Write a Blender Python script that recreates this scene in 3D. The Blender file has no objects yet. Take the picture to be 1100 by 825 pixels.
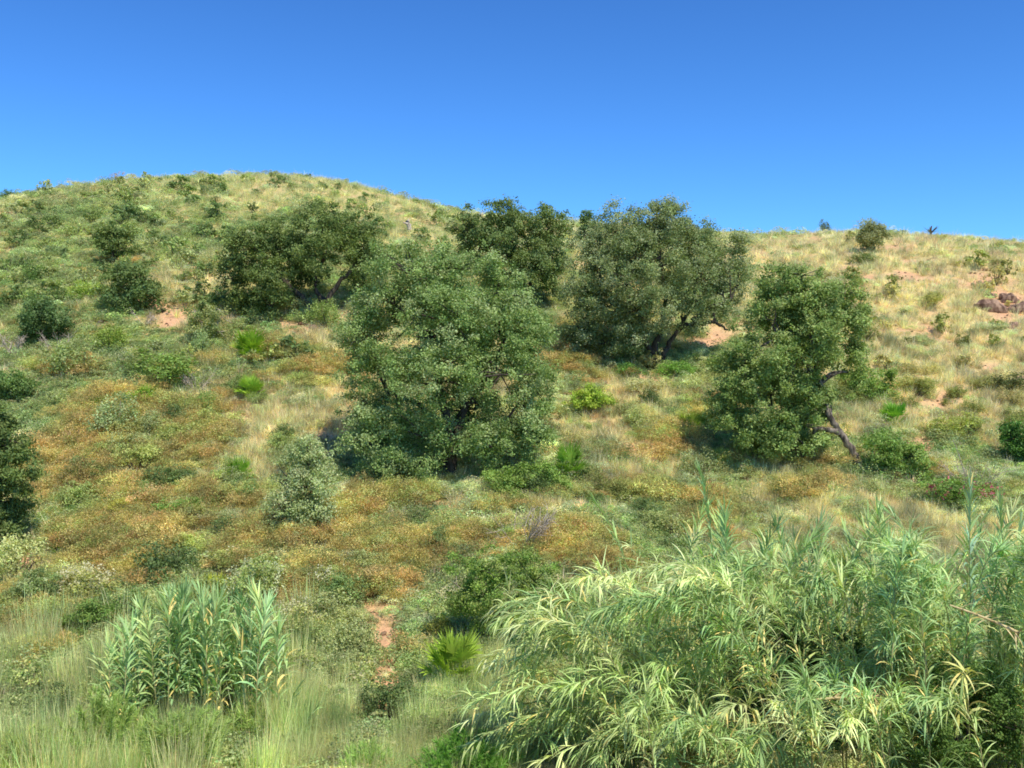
import bpy, math, numpy as np
R = np.random.default_rng(7)
PI = math.pi
scene = bpy.context.scene
COL = scene.collection

# ------------------------------------------------------------------ numbers of the view
F = 1056.0                       # focal length in pixels of an 1100 px wide frame
def lin(r, g, b):
    def f(c):
        c /= 255.0
        return c/12.92 if c <= .04045 else ((c+.055)/1.055)**2.4
    return np.array([f(r), f(g), f(b)])

# ------------------------------------------------------------------ noise
_perm = np.random.default_rng(3).random((256, 256))
def vnoise(x, y):
    x = np.asarray(x, float); y = np.asarray(y, float)
    xi = np.floor(x).astype(int); yi = np.floor(y).astype(int)
    fx = x-xi; fy = y-yi
    fx = fx*fx*(3-2*fx); fy = fy*fy*(3-2*fy)
    a = _perm[xi & 255, yi & 255]; b = _perm[(xi+1) & 255, yi & 255]
    c = _perm[xi & 255, (yi+1) & 255]; d = _perm[(xi+1) & 255, (yi+1) & 255]
    return (a*(1-fx)+b*fx)*(1-fy)+(c*(1-fx)+d*fx)*fy
def fbm(x, y, o=4):
    s = 0; a = 1; t = 0
    for k in range(o):
        s = s+a*vnoise(x*2**k+17.3*k, y*2**k+5.1*k); t += a; a *= .5
    return s/t

# ------------------------------------------------------------------ terrain
CU = np.array([-400, -100, 0, 60, 140, 215, 290, 350, 420, 480, 560, 640, 720, 800, 880, 960, 1030, 1100, 1250, 1600])
CV = np.array([262, 240, 215, 203, 194, 190, 189, 194, 209, 227, 238, 243, 248, 254, 252, 253, 257, 260, 266, 280])
CD = np.array([84, 84, 84, 84, 84, 84, 83, 82, 80, 78, 76, 75, 75, 75, 75, 75, 75, 75, 75, 75])
def _smooth(u, arr):
    px = np.clip(u*F+550, -400, 1600)
    s = 0
    for o in (-24, -8, 8, 24):
        s = s+np.interp(px+o, CU, arr)
    return s/4
Y0 = 15.0; VB = -.42; PW = 2.5
def vprof(Y, u):
    vc = (412.5-_smooth(u, CV))/F; yc = _smooth(u, CD)
    t = np.clip((Y-Y0)/(yc-Y0), 0, 1)
    return VB+(vc-VB)*(1-(1-t)**PW), vc, yc
def hsmooth(X, Y):
    u = X/np.maximum(Y, 12.0); u = np.clip(u, -.9, .9)
    v, vc, yc = vprof(Y, u)
    z = Y*v
    zc = yc*vc; d = np.maximum(Y-yc, 0)
    d1 = np.minimum(d, 40)
    zb = zc+vc*d1-.0065*d1*d1-.33*(d-d1)
    zb = np.maximum(zb, -14+.0*zb)
    z = np.where(Y > yc, zb, z)
    # the bank on the viewer's side of the gully
    zn = np.interp(Y, [-60, -1, 2, 4, 7, 10, 15], [-1.6, -1.65, -1.9, -3.1, -5.1, -6.3, Y0*VB])
    return np.where(Y < Y0, zn, z)
def H(X, Y):
    X = np.asarray(X, float); Y = np.asarray(Y, float)
    n = .55*(fbm(X/9+40, Y/9+40, 3)-.5)+.22*(fbm(X/1.7, Y/1.7, 3)-.5)
    # little erosion terraces on the slope
    n = n+.16*(fbm(X/5+9, Y/1.3+9, 2)-.5)
    return hsmooth(X, Y)+n
def ground(px, py):
    """foot point on the hillside seen in that direction"""
    px = np.atleast_1d(np.asarray(px, float)); py = np.atleast_1d(np.asarray(py, float))
    u = (px-550)/F; v = (412.5-py)/F
    _, vc, yc = vprof(np.full_like(u, 30.), u)
    q = np.clip((v-VB)/(vc-VB), 0, .9995)
    t = 1-(1-q)**(1/PW)
    Y = Y0+t*(yc-Y0)
    X = u*Y
    return X, Y, H(X, Y)
def G(px, py):
    X, Y, Z = ground(px, py)
    return np.array([X[0], Y[0], Z[0]])
def at(px, py, Y):
    return np.array([(px-550)/F*Y, Y, (412.5-py)/F*Y])

# ------------------------------------------------------------------ what grows where
def blobs(px, py, L):
    m = np.zeros_like(px)
    for (x, y, rx, ry) in L:
        m = np.maximum(m, np.clip(1.35-np.sqrt(((px-x)/rx)**2+((py-y)/ry)**2), 0, 1))
    return m
SOIL = [(186, 340, 20, 20), (160, 328, 26, 8), (414, 712, 24, 60), (325, 353, 26, 5), (762, 362, 24, 18), (1082, 328, 26, 20),
        (693, 482, 26, 12), (617, 541, 16, 10), (150, 508, 22, 9), (402, 768, 14, 20), (432, 806, 16, 20), (22, 605, 26, 14),
        (645, 355, 20, 14), (510, 560, 12, 9), (985, 480, 22, 10), (60, 740, 18, 12), (1010, 430, 30, 10), (1060, 300, 30, 8),
        (720, 560, 20, 8), (440, 585, 16, 8), (700, 405, 26, 6), (930, 300, 14, 6), (975, 295, 24, 6), (400, 660, 12, 10),
        (255, 365, 14, 6), (1085, 268, 16, 5), (470, 545, 12, 8), (10, 232, 12, 7), (350, 470, 16, 7), (245, 450, 18, 6)]
RUST = [(150, 470, 105, 52), (120, 520, 100, 30), (185, 585, 130, 42), (480, 585, 95, 35), (420, 555, 60, 25), (710, 545, 85, 35),
        (622, 392, 34, 34), (745, 470, 60, 26), (850, 512, 60, 18), (60, 665, 60, 42), (330, 635, 50, 30), (350, 400, 60, 30),
        (95, 400, 40, 14), (560, 560, 50, 20), (330, 560, 40, 26), (250, 540, 50, 20), (420, 640, 36, 24), (115, 715, 36, 14),
        (790, 505, 50, 18), (600, 590, 60, 20), (110, 300, 26, 8), (200, 440, 60, 20), (1000, 500, 30, 10), (640, 610, 50, 20)]
STRAW = [(1000, 330, 140, 80), (1060, 420, 110, 70), (350, 420, 55, 50), (670, 440, 60, 26), (250, 330, 60, 30), (300, 210, 180, 30),
         (860, 275, 80, 20), (85, 615, 34, 12), (200, 300, 80, 30), (300, 790, 60, 40), (440, 250, 50, 20), (280, 450, 45, 24),
         (560, 550, 30, 12), (40, 800, 60, 30)]
GREEN = [(60, 250, 90, 36), (30, 300, 60, 30), (200, 235, 80, 16), (70, 360, 60, 26), (160, 395, 60, 22), (560, 520, 50, 16),
         (640, 430, 34, 14), (960, 490, 60, 22), (30, 450, 40, 24), (250, 505, 26, 16), (190, 545, 30, 16), (130, 690, 70, 30),
         (110, 760, 130, 60), (500, 640, 60, 50), (470, 790, 90, 50), (340, 700, 50, 50), (1040, 520, 70, 20), (450, 560, 60, 16),
         (560, 330, 30, 30), (170, 640, 80, 30), (700, 400, 60, 7), (300, 240, 60, 12)]
def cover(X, Y):
    px = X/np.maximum(Y, 5)*F+550
    py = 412.5-hsmooth(X, Y)/np.maximum(Y, 5)*F
    n1 = fbm(X/1.8+3, Y/1.8+8, 3); n2 = fbm(X/2.3+60, Y/2.3+13, 3); n3 = fbm(X/1.2+22, Y/1.2+71, 3); n4 = fbm(X/4+90, Y/4+33, 3)
    jx = px+(n1-.5)*70; jy = py+(n2-.5)*40
    so = blobs(jx, jy, SOIL); n5 = fbm(X/.5+5, Y/.5+2, 3); so2 = blobs(px+(n1-.5)*26+(n5-.5)*14, py+(n2-.5)*16+(n5-.5)*8, SOIL)*(.35+1.2*n5); so2 = np.maximum(so2, blobs(px+(n5-.5)*12, py, [(414, 712, 25, 62), (425, 780, 16, 26)])*1.1)
    ru = blobs(jx, jy, RUST); st = blobs(jx, jy, STRAW); gr = blobs(jx, jy, GREEN)
    rightness = np.clip((px-780)/200, 0, 1)*np.clip((470-py)/60, 0, 1)
    so = np.maximum(so2*1.2, np.clip((n3-.56)*5, 0, 1)*(.5+.35*rightness))
    low = np.clip((py-560)/150, 0, 1)
    up = np.clip((330-py)/80, 0, 1)
    w = np.stack([
        .55+1.5*st+.35*rightness+np.clip(n4-.5, 0, 1)*2.2+.1*low,          # dry grass
        .32+1.2*gr+np.clip(n2-.5, 0, 1)*5+.2*low+.1*up-.12*rightness,       # green herbs
        .05+1.6*ru*np.clip((n1-.28)*3, 0, 1.2)*(1-up*.8),                              # rusty scrub
        .16+np.clip(n3-.5, 0, 1)*4.0+.25*low,             # grey scrub
    ])
    w = np.clip(w, .01, None)**1.5; w /= w.sum(0)
    return px, py, np.clip(so, 0, 1), w

# ------------------------------------------------------------------ mesh building
class MB:
    def __init__(s): s.V = []; s.Q = []; s.C = []; s.M = []; s.n = 0
    def add(s, V, Q, C=None, m=0):
        V = np.asarray(V, float).reshape(-1, 3); Q = np.asarray(Q, int).reshape(-1, 4)
        if C is None: C = np.ones((len(V), 3))
        C = np.asarray(C, float)
        if C.ndim == 1: C = np.tile(C, (len(V), 1))
        s.V.append(V); s.Q.append(Q+s.n); s.C.append(C); s.M.append(np.full(len(Q), m)); s.n += len(V)
    def mesh(s, name, mats, smooth=False):
        V = np.concatenate(s.V); Q = np.concatenate(s.Q); C = np.concatenate(s.C); M = np.concatenate(s.M)
        me = bpy.data.meshes.new(name)
        me.vertices.add(len(V)); me.vertices.foreach_set('co', V.astype(np.float32).ravel())
        me.loops.add(len(Q)*4); me.loops.foreach_set('vertex_index', Q.astype(np.int32).ravel())
        me.polygons.add(len(Q)); me.polygons.foreach_set('loop_start', (np.arange(len(Q))*4).astype(np.int32))
        me.polygons.foreach_set('material_index', M.astype(np.int32))
        if smooth: me.polygons.foreach_set('use_smooth', np.ones(len(Q), bool))
        me.update(calc_edges=True)
        a = me.color_attributes.new('col', 'FLOAT_COLOR', 'POINT')
        a.data.foreach_set('color', np.concatenate([C, np.ones((len(C), 1))], 1).astype(np.float32).ravel())
        for m in mats: me.materials.append(m)
        return me
def link(name, me, parent=None, loc=None):
    o = bpy.data.objects.new(name, me); COL.objects.link(o)
    if parent is not None: o.parent = parent
    if loc is not None: o.location = loc
    return o
def tag(o, label, cat, group=None):
    o['label'] = label; o['category'] = cat
    if group: o['group'] = group
    return o
def stuff(o, label, cat):
    tag(o, label, cat); o['kind'] = 'stuff'; return o
def nrm(a): return a/np.maximum(np.linalg.norm(a, axis=-1, keepdims=True), 1e-9)
def rdir(n, r=R): return nrm(r.normal(size=(n, 3)))

def leaves(mb, P, N, L, W, C, m=0, r=R, axis=None):
    """pointed leaf faces, slightly folded along the rib"""
    n = len(P)
    a = r.normal(size=(n, 3)) if axis is None else axis
    T = nrm(a-(a*N).sum(1, keepdims=True)*N); B = np.cross(N, T)
    L = np.broadcast_to(L, (n,))[:, None]; W = np.broadcast_to(W, (n,))[:, None]
    v0 = P-T*L*.5; v1 = P+B*W*.5-T*L*.08+N*W*.12; v2 = P+T*L*.5; v3 = P-B*W*.5-T*L*.08+N*W*.12
    V = np.stack([v0, v1, v2, v3], 1).reshape(-1, 3)
    Q = np.arange(n*4).reshape(n, 4)
    mb.add(V, Q, np.repeat(C, 4, axis=0), m)
def tube(mb, P, rad, C=(1, 1, 1), k=6, m=0):
    P = np.asarray(P, float); n = len(P)
    rad = np.broadcast_to(rad, (n,))
    T = nrm(np.gradient(P, axis=0))
    ref = np.array([0, 0, 1.]) if abs(T[:, 2]).mean() < .9 else np.array([1., 0, 0])
    A = nrm(np.cross(T, ref)); B = np.cross(T, A)
    th = np.linspace(0, 2*PI, k, endpoint=False)
    V = P[:, None]+rad[:, None, None]*(A[:, None]*np.cos(th)[None, :, None]+B[:, None]*np.sin(th)[None, :, None])
    i = np.arange(n-1)[:, None]*k; j = np.arange(k)[None]; j2 = (j+1) % k
    Q = np.stack([i+j, i+j2, i+k+j2, i+k+j], -1).reshape(-1, 4)
    mb.add(V.reshape(-1, 3), Q, np.array(C, float), m)
def bez(a, b, c, n):
    t = np.linspace(0, 1, n)[:, None]
    return (1-t)**2*a+2*t*(1-t)*b+t*t*c
def strips(mb, S, D, Wv, L, W, droop, C, seg=4, m=0, twist=None):
    """many leaf/blade strips at once: start S, direction D, length L, width W, downward bend droop"""
    n = len(S)
    L = np.broadcast_to(L, (n,)).astype(float); W = np.broadcast_to(W, (n,)).astype(float); droop = np.broadcast_to(droop, (n,)).astype(float)
    p = S.copy(); d = nrm(D); V = []
    prof = [.55, 1, .85, .5, .06] if seg == 4 else ([.9, .8, .08] if seg == 2 else [.8, 1, .6, .06])
    for k in range(seg+1):
        w = Wv*(W*prof[k]*.5)[:, None]
        V.append(np.stack([p-w, p+w], 1))
        p = p+d*(L/seg)[:, None]
        d = nrm(d+np.array([0, 0, -1.])*droop[:, None])
    V = np.stack(V, 1)                       # n, seg+1, 2, 3
    base = np.arange(n)[:, None]*(2*(seg+1)); k = np.arange(seg)[None]*2
    Q = np.stack([base+k, base+k+1, base+k+3, base+k+2], -1).reshape(-1, 4)
    Cc = np.repeat(C, 2*(seg+1), axis=0)
    mb.add(V.reshape(-1, 3), Q, Cc, m)

# ------------------------------------------------------------------ materials
def newmat(name):
    m = bpy.data.materials.new(name); m.use_nodes = True
    nt = m.node_tree; nt.nodes.clear(); return m, nt
def leaf_mat(name, trans=.35, rough=.45, spec=.35, instancer=False, noise=0.2, gain=1.0, wb=(1, 1, 1)):
    m, nt = newmat(name); N = nt.nodes; Lk = nt.links
    out = N.new('ShaderNodeOutputMaterial')
    at_ = N.new('ShaderNodeAttribute'); at_.attribute_name = 'col'
    mul = N.new('ShaderNodeMix'); mul.data_type = 'RGBA'; mul.blend_type = 'MULTIPLY'; mul.inputs[0].default_value = 1
    Lk.new(at_.outputs['Color'], mul.inputs[6])
    if instancer:
        t = N.new('ShaderNodeAttribute'); t.attribute_type = 'INSTANCER'; t.attribute_name = 'tcol'
        Lk.new(t.outputs['Color'], mul.inputs[7])
    else:
        t = N.new('ShaderNodeObjectInfo'); Lk.new(t.outputs['Color'], mul.inputs[7])
    pb = N.new('ShaderNodeBsdfPrincipled'); pb.inputs['Roughness'].default_value = rough
    pb.inputs['Specular IOR Level'].default_value = spec
    geo = N.new('ShaderNodeNewGeometry'); nz = N.new('ShaderNodeTexNoise'); nz.inputs['Scale'].default_value = 1.7
    Lk.new(geo.outputs['Position'], nz.inputs['Vector'])
    mr = N.new('ShaderNodeMapRange'); mr.inputs[1].default_value = .3; mr.inputs[2].default_value = .7
    mr.inputs[3].default_value = gain*(1-noise); mr.inputs[4].default_value = gain*(1+noise)
    Lk.new(nz.outputs['Fac'], mr.inputs[0])
    m1 = N.new('ShaderNodeVectorMath'); m1.operation = 'MULTIPLY'; m1.inputs[1].default_value = wb; Lk.new(mul.outputs[2], m1.inputs[0])
    m2 = N.new('ShaderNodeVectorMath'); m2.operation = 'SCALE'
    Lk.new(m1.outputs[0], m2.inputs[0]); Lk.new(mr.outputs[0], m2.inputs['Scale'])
    Lk.new(m2.outputs[0], pb.inputs['Base Color'])
    tr = N.new('ShaderNodeBsdfTranslucent')
    tm = N.new('ShaderNodeVectorMath'); tm.operation = 'MULTIPLY'; tm.inputs[1].default_value = (1.12, 1.17, .88) if instancer else (1.25, 1.3, .75)
    Lk.new(m2.outputs[0], tm.inputs[0]); Lk.new(tm.outputs[0], tr.inputs['Color'])
    mx = N.new('ShaderNodeMixShader'); mx.inputs[0].default_value = trans
    Lk.new(pb.outputs[0], mx.inputs[1]); Lk.new(tr.outputs[0], mx.inputs[2]); Lk.new(mx.outputs[0], out.inputs[0])
    return m
def bark_mat(name, c1, c2, scale=9):
    m, nt = newmat(name); N = nt.nodes; Lk = nt.links
    out = N.new('ShaderNodeOutputMaterial'); pb = N.new('ShaderNodeBsdfPrincipled'); pb.inputs['Roughness'].default_value = .9
    tc = N.new('ShaderNodeTexCoord'); mp = N.new('ShaderNodeMapping'); mp.inputs['Scale'].default_value = (1, 1, .35)
    nz = N.new('ShaderNodeTexNoise'); nz.inputs['Scale'].default_value = scale; nz.inputs['Detail'].default_value = 6
    Lk.new(tc.outputs['Object'], mp.inputs[0]); Lk.new(mp.outputs[0], nz.inputs['Vector'])
    cr = N.new('ShaderNodeValToRGB'); cr.color_ramp.elements[0].color = (*c1, 1); cr.color_ramp.elements[1].color = (*c2, 1)
    cr.color_ramp.elements[0].position = .38; cr.color_ramp.elements[1].position = .64
    Lk.new(nz.outputs['Fac'], cr.inputs[0]); Lk.new(cr.outputs[0], pb.inputs['Base Color'])
    bp = N.new('ShaderNodeBump'); bp.inputs['Strength'].default_value = .7; bp.inputs['Distance'].default_value = .03
    Lk.new(nz.outputs['Fac'], bp.inputs['Height']); Lk.new(bp.outputs[0], pb.inputs['Normal'])
    Lk.new(pb.outputs[0], out.inputs[0]); return m
M_LEAF = leaf_mat('leaf', .33, .55, .2, gain=1.72, wb=(1.15, 1.03, .93))
M_REED = leaf_mat('reed_leaf', .22, .45, .35, gain=1.7, wb=(1.09, 1.02, .92))
M_TUFT = leaf_mat('tuft_blade', .4, .8, .1, instancer=True, gain=1.85, wb=(1.03, 1.05, .88))
M_PETAL = leaf_mat('petal', .3, .6, .2)
M_BARK = bark_mat('bark', (.03, .02, .013), (.10, .075, .05))
M_CORK = bark_mat('pale_bark', (.035, .025, .018), (.32, .25, .18), 8)
M_DEAD = bark_mat('dead_wood', (.3, .23, .16), (.62, .52, .4), 14)
M_STEM = bark_mat('reed_stem', (.2, .22, .07), (.42, .38, .16), 10)
M_ROCK = bark_mat('rock', (.12, .06, .035), (.42, .26, .16), 6)

# ------------------------------------------------------------------ ground sheet
def build_ground():
    def axis(lo, a, b, hi, step, g=1.13):
        mid = list(np.arange(a, b+1e-6, step)); L = []; x = a; s = step
        while x > lo: s *= g; x -= s; L.append(x)
        Rr = []; x = b; s = step
        while x < hi: s *= g; x += s; Rr.append(x)
        return np.array(L[::-1]+mid+Rr)
    xs = axis(-900, -52, 52, 900, .4); ys = axis(-250, 6, 95, 1500, .4)
    X, Y = np.meshgrid(xs, ys); Z = H(X, Y)
    nx, ny = len(xs), len(ys)
    V = np.stack([X, Y, Z], -1).reshape(-1, 3)
    i = np.arange(ny-1)[:, None]*nx; j = np.arange(nx-1)[None]
    Q = np.stack([i+j, i+j+1, i+nx+j+1, i+nx+j], -1).reshape(-1, 4)
    px, py, so, w = cover(V[:, 0], V[:, 1])
    cols = np.stack([lin(188, 174, 120), lin(150, 154, 90), lin(162, 146, 88), lin(166, 160, 114)])*1.15
    C = (w[..., None]*cols[:, None]).sum(0)
    soil = lin(212, 166, 130)
    C = C*(1-so[:, None])+soil*so[:, None]
    C = C*.86+.14*soil*.85
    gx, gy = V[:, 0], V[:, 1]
    litter_shade = np.clip((px-600)/70, 0, 1)*np.clip((19.6-gy)/1.2, 0, 1)*np.clip((gy-9)/2, 0, 1)
    C = C*(1-litter_shade[:, None])+lin(98, 88, 58)*litter_shade[:, None]  # leaf litter under the reeds, darkened to paint in the thicket's shade
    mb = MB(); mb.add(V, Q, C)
    m, nt = newmat('hillside_ground'); N = nt.nodes; Lk = nt.links
    out = N.new('ShaderNodeOutputMaterial'); pb = N.new('ShaderNodeBsdfPrincipled'); pb.inputs['Roughness'].default_value = .95
    pb.inputs['Specular IOR Level'].default_value = .1
    a = N.new('ShaderNodeAttribute'); a.attribute_name = 'col'
    geo = N.new('ShaderNodeNewGeometry')
    n1 = N.new('ShaderNodeTexNoise'); n1.inputs['Scale'].default_value = 2.6; n1.inputs['Detail'].default_value = 9; n1.inputs['Roughness'].default_value = .7
    Lk.new(geo.outputs['Position'], n1.inputs['Vector'])
    cr = N.new('ShaderNodeValToRGB'); e = cr.color_ramp.elements
    e[0].position = .3; e[0].color = (.72, .75, .7, 1); e[1].position = .7; e[1].color = (1.3, 1.2, 1.12, 1)
    Lk.new(n1.outputs['Fac'], cr.inputs[0])
    mu = N.new('ShaderNodeMix'); mu.data_type = 'RGBA'; mu.blend_type = 'MULTIPLY'; mu.inputs[0].default_value = 1
    Lk.new(a.outputs['Color'], mu.inputs[6]); Lk.new(cr.outputs[0], mu.inputs[7]); Lk.new(mu.outputs[2], pb.inputs['Base Color'])
    n2 = N.new('ShaderNodeTexNoise'); n2.inputs['Scale'].default_value = 7; n2.inputs['Detail'].default_value = 7
    Lk.new(geo.outputs['Position'], n2.inputs['Vector'])
    bp = N.new('ShaderNodeBump'); bp.inputs['Strength'].default_value = .9; bp.inputs['Distance'].default_value = .12
    Lk.new(n2.outputs['Fac'], bp.inputs['Height']); Lk.new(bp.outputs[0], pb.inputs['Normal'])
    Lk.new(pb.outputs[0], out.inputs[0])
    o = link('hillside', mb.mesh('hillside', [m], True)); o['kind'] = 'structure'
build_ground()

# ------------------------------------------------------------------ tuft prototypes and scattering (uncountable cover)
def proto(name, mb, mat):
    return bpy.data.objects.new(name, mb.mesh(name, [mat]))       # lives only inside the node tree
def var_col(n, r, lo=.7, hi=1.25, hue=.06):
    b = r.uniform(lo, hi, n)[:, None]
    h = 1+r.normal(size=(n, 3))*hue
    return b*h
def grass_proto(seed, n=34, spread=.16, w=.02, lean=.45, droop=.12):
    r = np.random.default_rng(seed); mb = MB()
    a = r.uniform(0, 2*PI, n); rad = spread*np.sqrt(r.random(n))
    S = np.stack([rad*np.cos(a), rad*np.sin(a), -.04+0*a], 1)
    a2 = a+r.normal(size=n)*.7; l = np.abs(r.normal(size=n))*lean
    D = np.stack([l*np.cos(a2), l*np.sin(a2), np.ones(n)], 1)
    b = r.uniform(0, PI, n); Wv = np.stack([np.cos(b), np.sin(b), 0*b], 1)
    strips(mb, S, D, Wv, r.uniform(.5, 1.1, n), w*r.uniform(.7, 1.3, n), r.uniform(0, 2, n)*droop, var_col(n, r, .6, 1.3), seg=3)
    return mb
def herb_proto(seed, n=300, L=.075, hgt=.7, wid=.5, ratio=.6, upb=.6, nl=4):
    r = np.random.default_rng(seed); mb = MB()
    cs = [(r.normal()*wid*.5, r.normal()*wid*.5, r.uniform(.15, .5)*hgt, r.uniform(.25, .45)) for _ in range(nl)]
    P = []
    for k in range(n):
        c = cs[r.integers(nl)]; d = rdir(1, r)[0]; d[2] = abs(d[2])*.9
        P.append([c[0]+d[0]*c[3]*wid*1.5, c[1]+d[1]*c[3]*wid*1.5, c[2]*.5+d[2]*c[3]*hgt*1.4])
    P = np.array(P)
    N_ = nrm(rdir(n, r)*.9+np.array([0, 0, upb]))
    leaves(mb, P, N_, L*r.uniform(.7, 1.3, n), L*ratio*r.uniform(.7, 1.3, n), var_col(n, r, .65, 1.3), 0, r)
    return mb
def twig_proto(seed, n=70, nd=620):
    """fine feathery scrub mound: small leaves over a dome with thin sprays standing out of it"""
    r = np.random.default_rng(seed); mb = MB()
    k = 5; cs = np.stack([r.normal(size=k)*.22, r.normal(size=k)*.22, r.uniform(.15, .38, k)], 1); cr = r.uniform(.16, .3, k)
    i = r.integers(0, k, nd); d = rdir(nd, r); d[:, 2] = np.abs(d[:, 2])
    P = cs[i]+d*cr[i][:, None]*r.uniform(.7, 1.1, nd)[:, None]
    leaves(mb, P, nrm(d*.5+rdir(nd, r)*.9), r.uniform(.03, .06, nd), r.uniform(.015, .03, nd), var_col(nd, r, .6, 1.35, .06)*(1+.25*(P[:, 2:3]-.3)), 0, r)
    i = r.integers(0, k, n); d = rdir(n, r); d[:, 2] = np.abs(d[:, 2])+.4; d = nrm(d)
    S = cs[i]+d*cr[i][:, None]*.5
    b = r.uniform(0, PI, n); Wv = np.stack([np.cos(b), np.sin(b), 0*b], 1)
    strips(mb, S, d+r.normal(size=(n, 3))*.3, Wv, r.uniform(.12, .25, n), r.uniform(.008, .016, n), .05, var_col(n, r, .55, 1.3, .07), seg=2)
    st = rdir(12, r); st[:, 2] = abs(st[:, 2])+.6
    strips(mb, np.zeros((12, 3)), st, np.tile([1., 0, 0], (12, 1)), .45, .018, 0, np.tile([.5, .45, .4], (12, 1)), seg=2)
    return mb

def scatter(name, label, cat, protos, P, scl, col, seed=0, tilt=.15):
    r = np.random.default_rng(seed+99)
    n = len(P)
    me = bpy.data.meshes.new(name); me.vertices.add(n); me.vertices.foreach_set('co', P.astype(np.float32).ravel())
    def attr(nm, ty, key, data):
        a = me.attributes.new(nm, ty, 'POINT'); a.data.foreach_set(key, data.ravel())
    rot = np.stack([r.normal(size=n)*tilt, r.normal(size=n)*tilt, r.uniform(0, 2*PI, n)], 1)
    attr('trot', 'FLOAT_VECTOR', 'vector', rot.astype(np.float32))
    attr('tscl', 'FLOAT_VECTOR', 'vector', scl.astype(np.float32))
    attr('tid', 'INT', 'value', r.integers(0, len(protos), n).astype(np.int32))
    attr('tcol', 'FLOAT_COLOR', 'color', np.concatenate([col, np.ones((n, 1))], 1).astype(np.float32))
    o = link(name, me); stuff(o, label, cat)
    ng = bpy.data.node_groups.new(name+'_scatter', 'GeometryNodeTree')
    ng.interface.new_socket('Geometry', in_out='INPUT', socket_type='NodeSocketGeometry')
    ng.interface.new_socket('Geometry', in_out='OUTPUT', socket_type='NodeSocketGeometry')
    N = ng.nodes; L = ng.links
    gi = N.new('NodeGroupInput'); go = N.new('NodeGroupOutput'); jn = N.new('GeometryNodeJoinGeometry')
    def na(nm, ty):
        a = N.new('GeometryNodeInputNamedAttribute'); a.data_type = ty; a.inputs['Name'].default_value = nm; return a.outputs['Attribute']
    ro, sc, ti = na('trot', 'FLOAT_VECTOR'), na('tscl', 'FLOAT_VECTOR'), na('tid', 'INT')
    e2r = N.new('FunctionNodeEulerToRotation'); L.new(ro, e2r.inputs[0])
    for k, p in enumerate(protos):
        oi = N.new('GeometryNodeObjectInfo'); oi.inputs['Object'].default_value = p; oi.inputs['As Instance'].default_value = True
        cmp_ = N.new('FunctionNodeCompare'); cmp_.data_type = 'INT'; cmp_.operation = 'EQUAL'
        L.new(ti, cmp_.inputs[2]); cmp_.inputs[3].default_value = k
        ip = N.new('GeometryNodeInstanceOnPoints')
        L.new(gi.outputs[0], ip.inputs['Points']); L.new(cmp_.outputs[0], ip.inputs['Selection']); L.new(oi.outputs['Geometry'], ip.inputs['Instance'])
        L.new(e2r.outputs[0], ip.inputs['Rotation']); L.new(sc, ip.inputs['Scale']); L.new(ip.outputs[0], jn.inputs[0])
    L.new(jn.outputs[0], go.inputs[0])
    md = o.modifiers.new('scatter', 'NODES'); md.node_group = ng
    return o

def sample_points(n, seed):
    r = np.random.default_rng(seed)
    # evenly over the slope as it is seen, thinned towards the crest, plus an even share over the land itself
    px = r.uniform(-160, 1260, int(n*.85)); py = r.uniform(188, 900, int(n*.85))
    u = (px-550)/F; _, vc, _ = vprof(np.full_like(u, 30.), u)
    ok = (412.5-py)/F < vc-.0008
    X, Y, Z = ground(px[ok], py[ok])
    Y2 = r.uniform(8, 100, int(n*.15)); X2 = r.uniform(-1, 1, int(n*.15))*(Y2*.8+8)
    X = np.concatenate([X, X2]); Y = np.concatenate([Y, Y2])
    return X, Y, r
def pick(base, var, r, n, b=(.75, 1.25)):
    base = np.array(base); base = base*.78+.22*base.mean(1, keepdims=True); k = r.integers(0, len(base), n)
    k2 = r.integers(0, len(base), n); t = r.random(n)[:, None]
    c = base[k]*t+base[k2]*(1-t)
    return c*r.uniform(b[0], b[1], n)[:, None]*(1+r.normal(size=(n, 3))*var)

X, Y, r = sample_points(125000, 11)
px, py, so, w = cover(X, Y)
keep = r.random(len(X)) > np.clip(so*1.2, 0, .985)
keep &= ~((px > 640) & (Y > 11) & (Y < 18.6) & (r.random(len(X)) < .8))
X, Y, px, py, w = X[keep], Y[keep], px[keep], py[keep], w[:, keep]
cw = np.cumsum(w, 0); q = np.clip(r.random(len(X))*.55+.45*(fbm(X/.42+11, Y/.5+3, 2)*2.2-.6), 0, .999); kind = (q > cw[0]).astype(int)+(q > cw[1])+(q > cw[2])
P = np.stack([X, Y, H(X, Y)], 1)
far = np.clip(.75+Y/75, .9, 1.75)       # sparser and coarser plants on the upper slope
right = np.clip((px-800)/200, 0, 1)*np.clip((480-py)/80, 0, 1)
mound = np.clip(np.exp(r.normal(size=len(X))*.28)*(.62+.85*fbm(X/.9+5, Y/.9+50, 2)**1.2), .4, 1.5)
tone = (.72+.8*fbm(X/1.3+31, Y/1.3+77, 3))*(.6+.8*fbm(X/.45+3, Y/.45, 2))
def part_(k, hmul):
    s = kind == k; n = s.sum(); f = far[s]*hmul*mound[s]*.98
    return P[s], f, n, s
gp = [proto('grass_tuft', grass_proto(i), M_TUFT) for i in range(4)]
Pk, f, n, s = part_(0, .36)
c = pick([lin(190, 176, 130), lin(178, 164, 116), lin(186, 182, 138), lin(164, 160, 104), lin(194, 172, 132)], .05, r, n)
c = c*(1-right[s][:, None]*0)
c2 = pick([lin(158, 164, 96), lin(166, 166, 104)], .05, r, n)
upl = np.clip((330-py[s])/90, 0, 1)*(px[s] < 500)*.65
c = c*(1-upl[:, None])+c2*upl[:, None]
c = c*np.minimum(tone[s], 1.15)[:, None]*np.array([.9, .885, .99])
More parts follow.
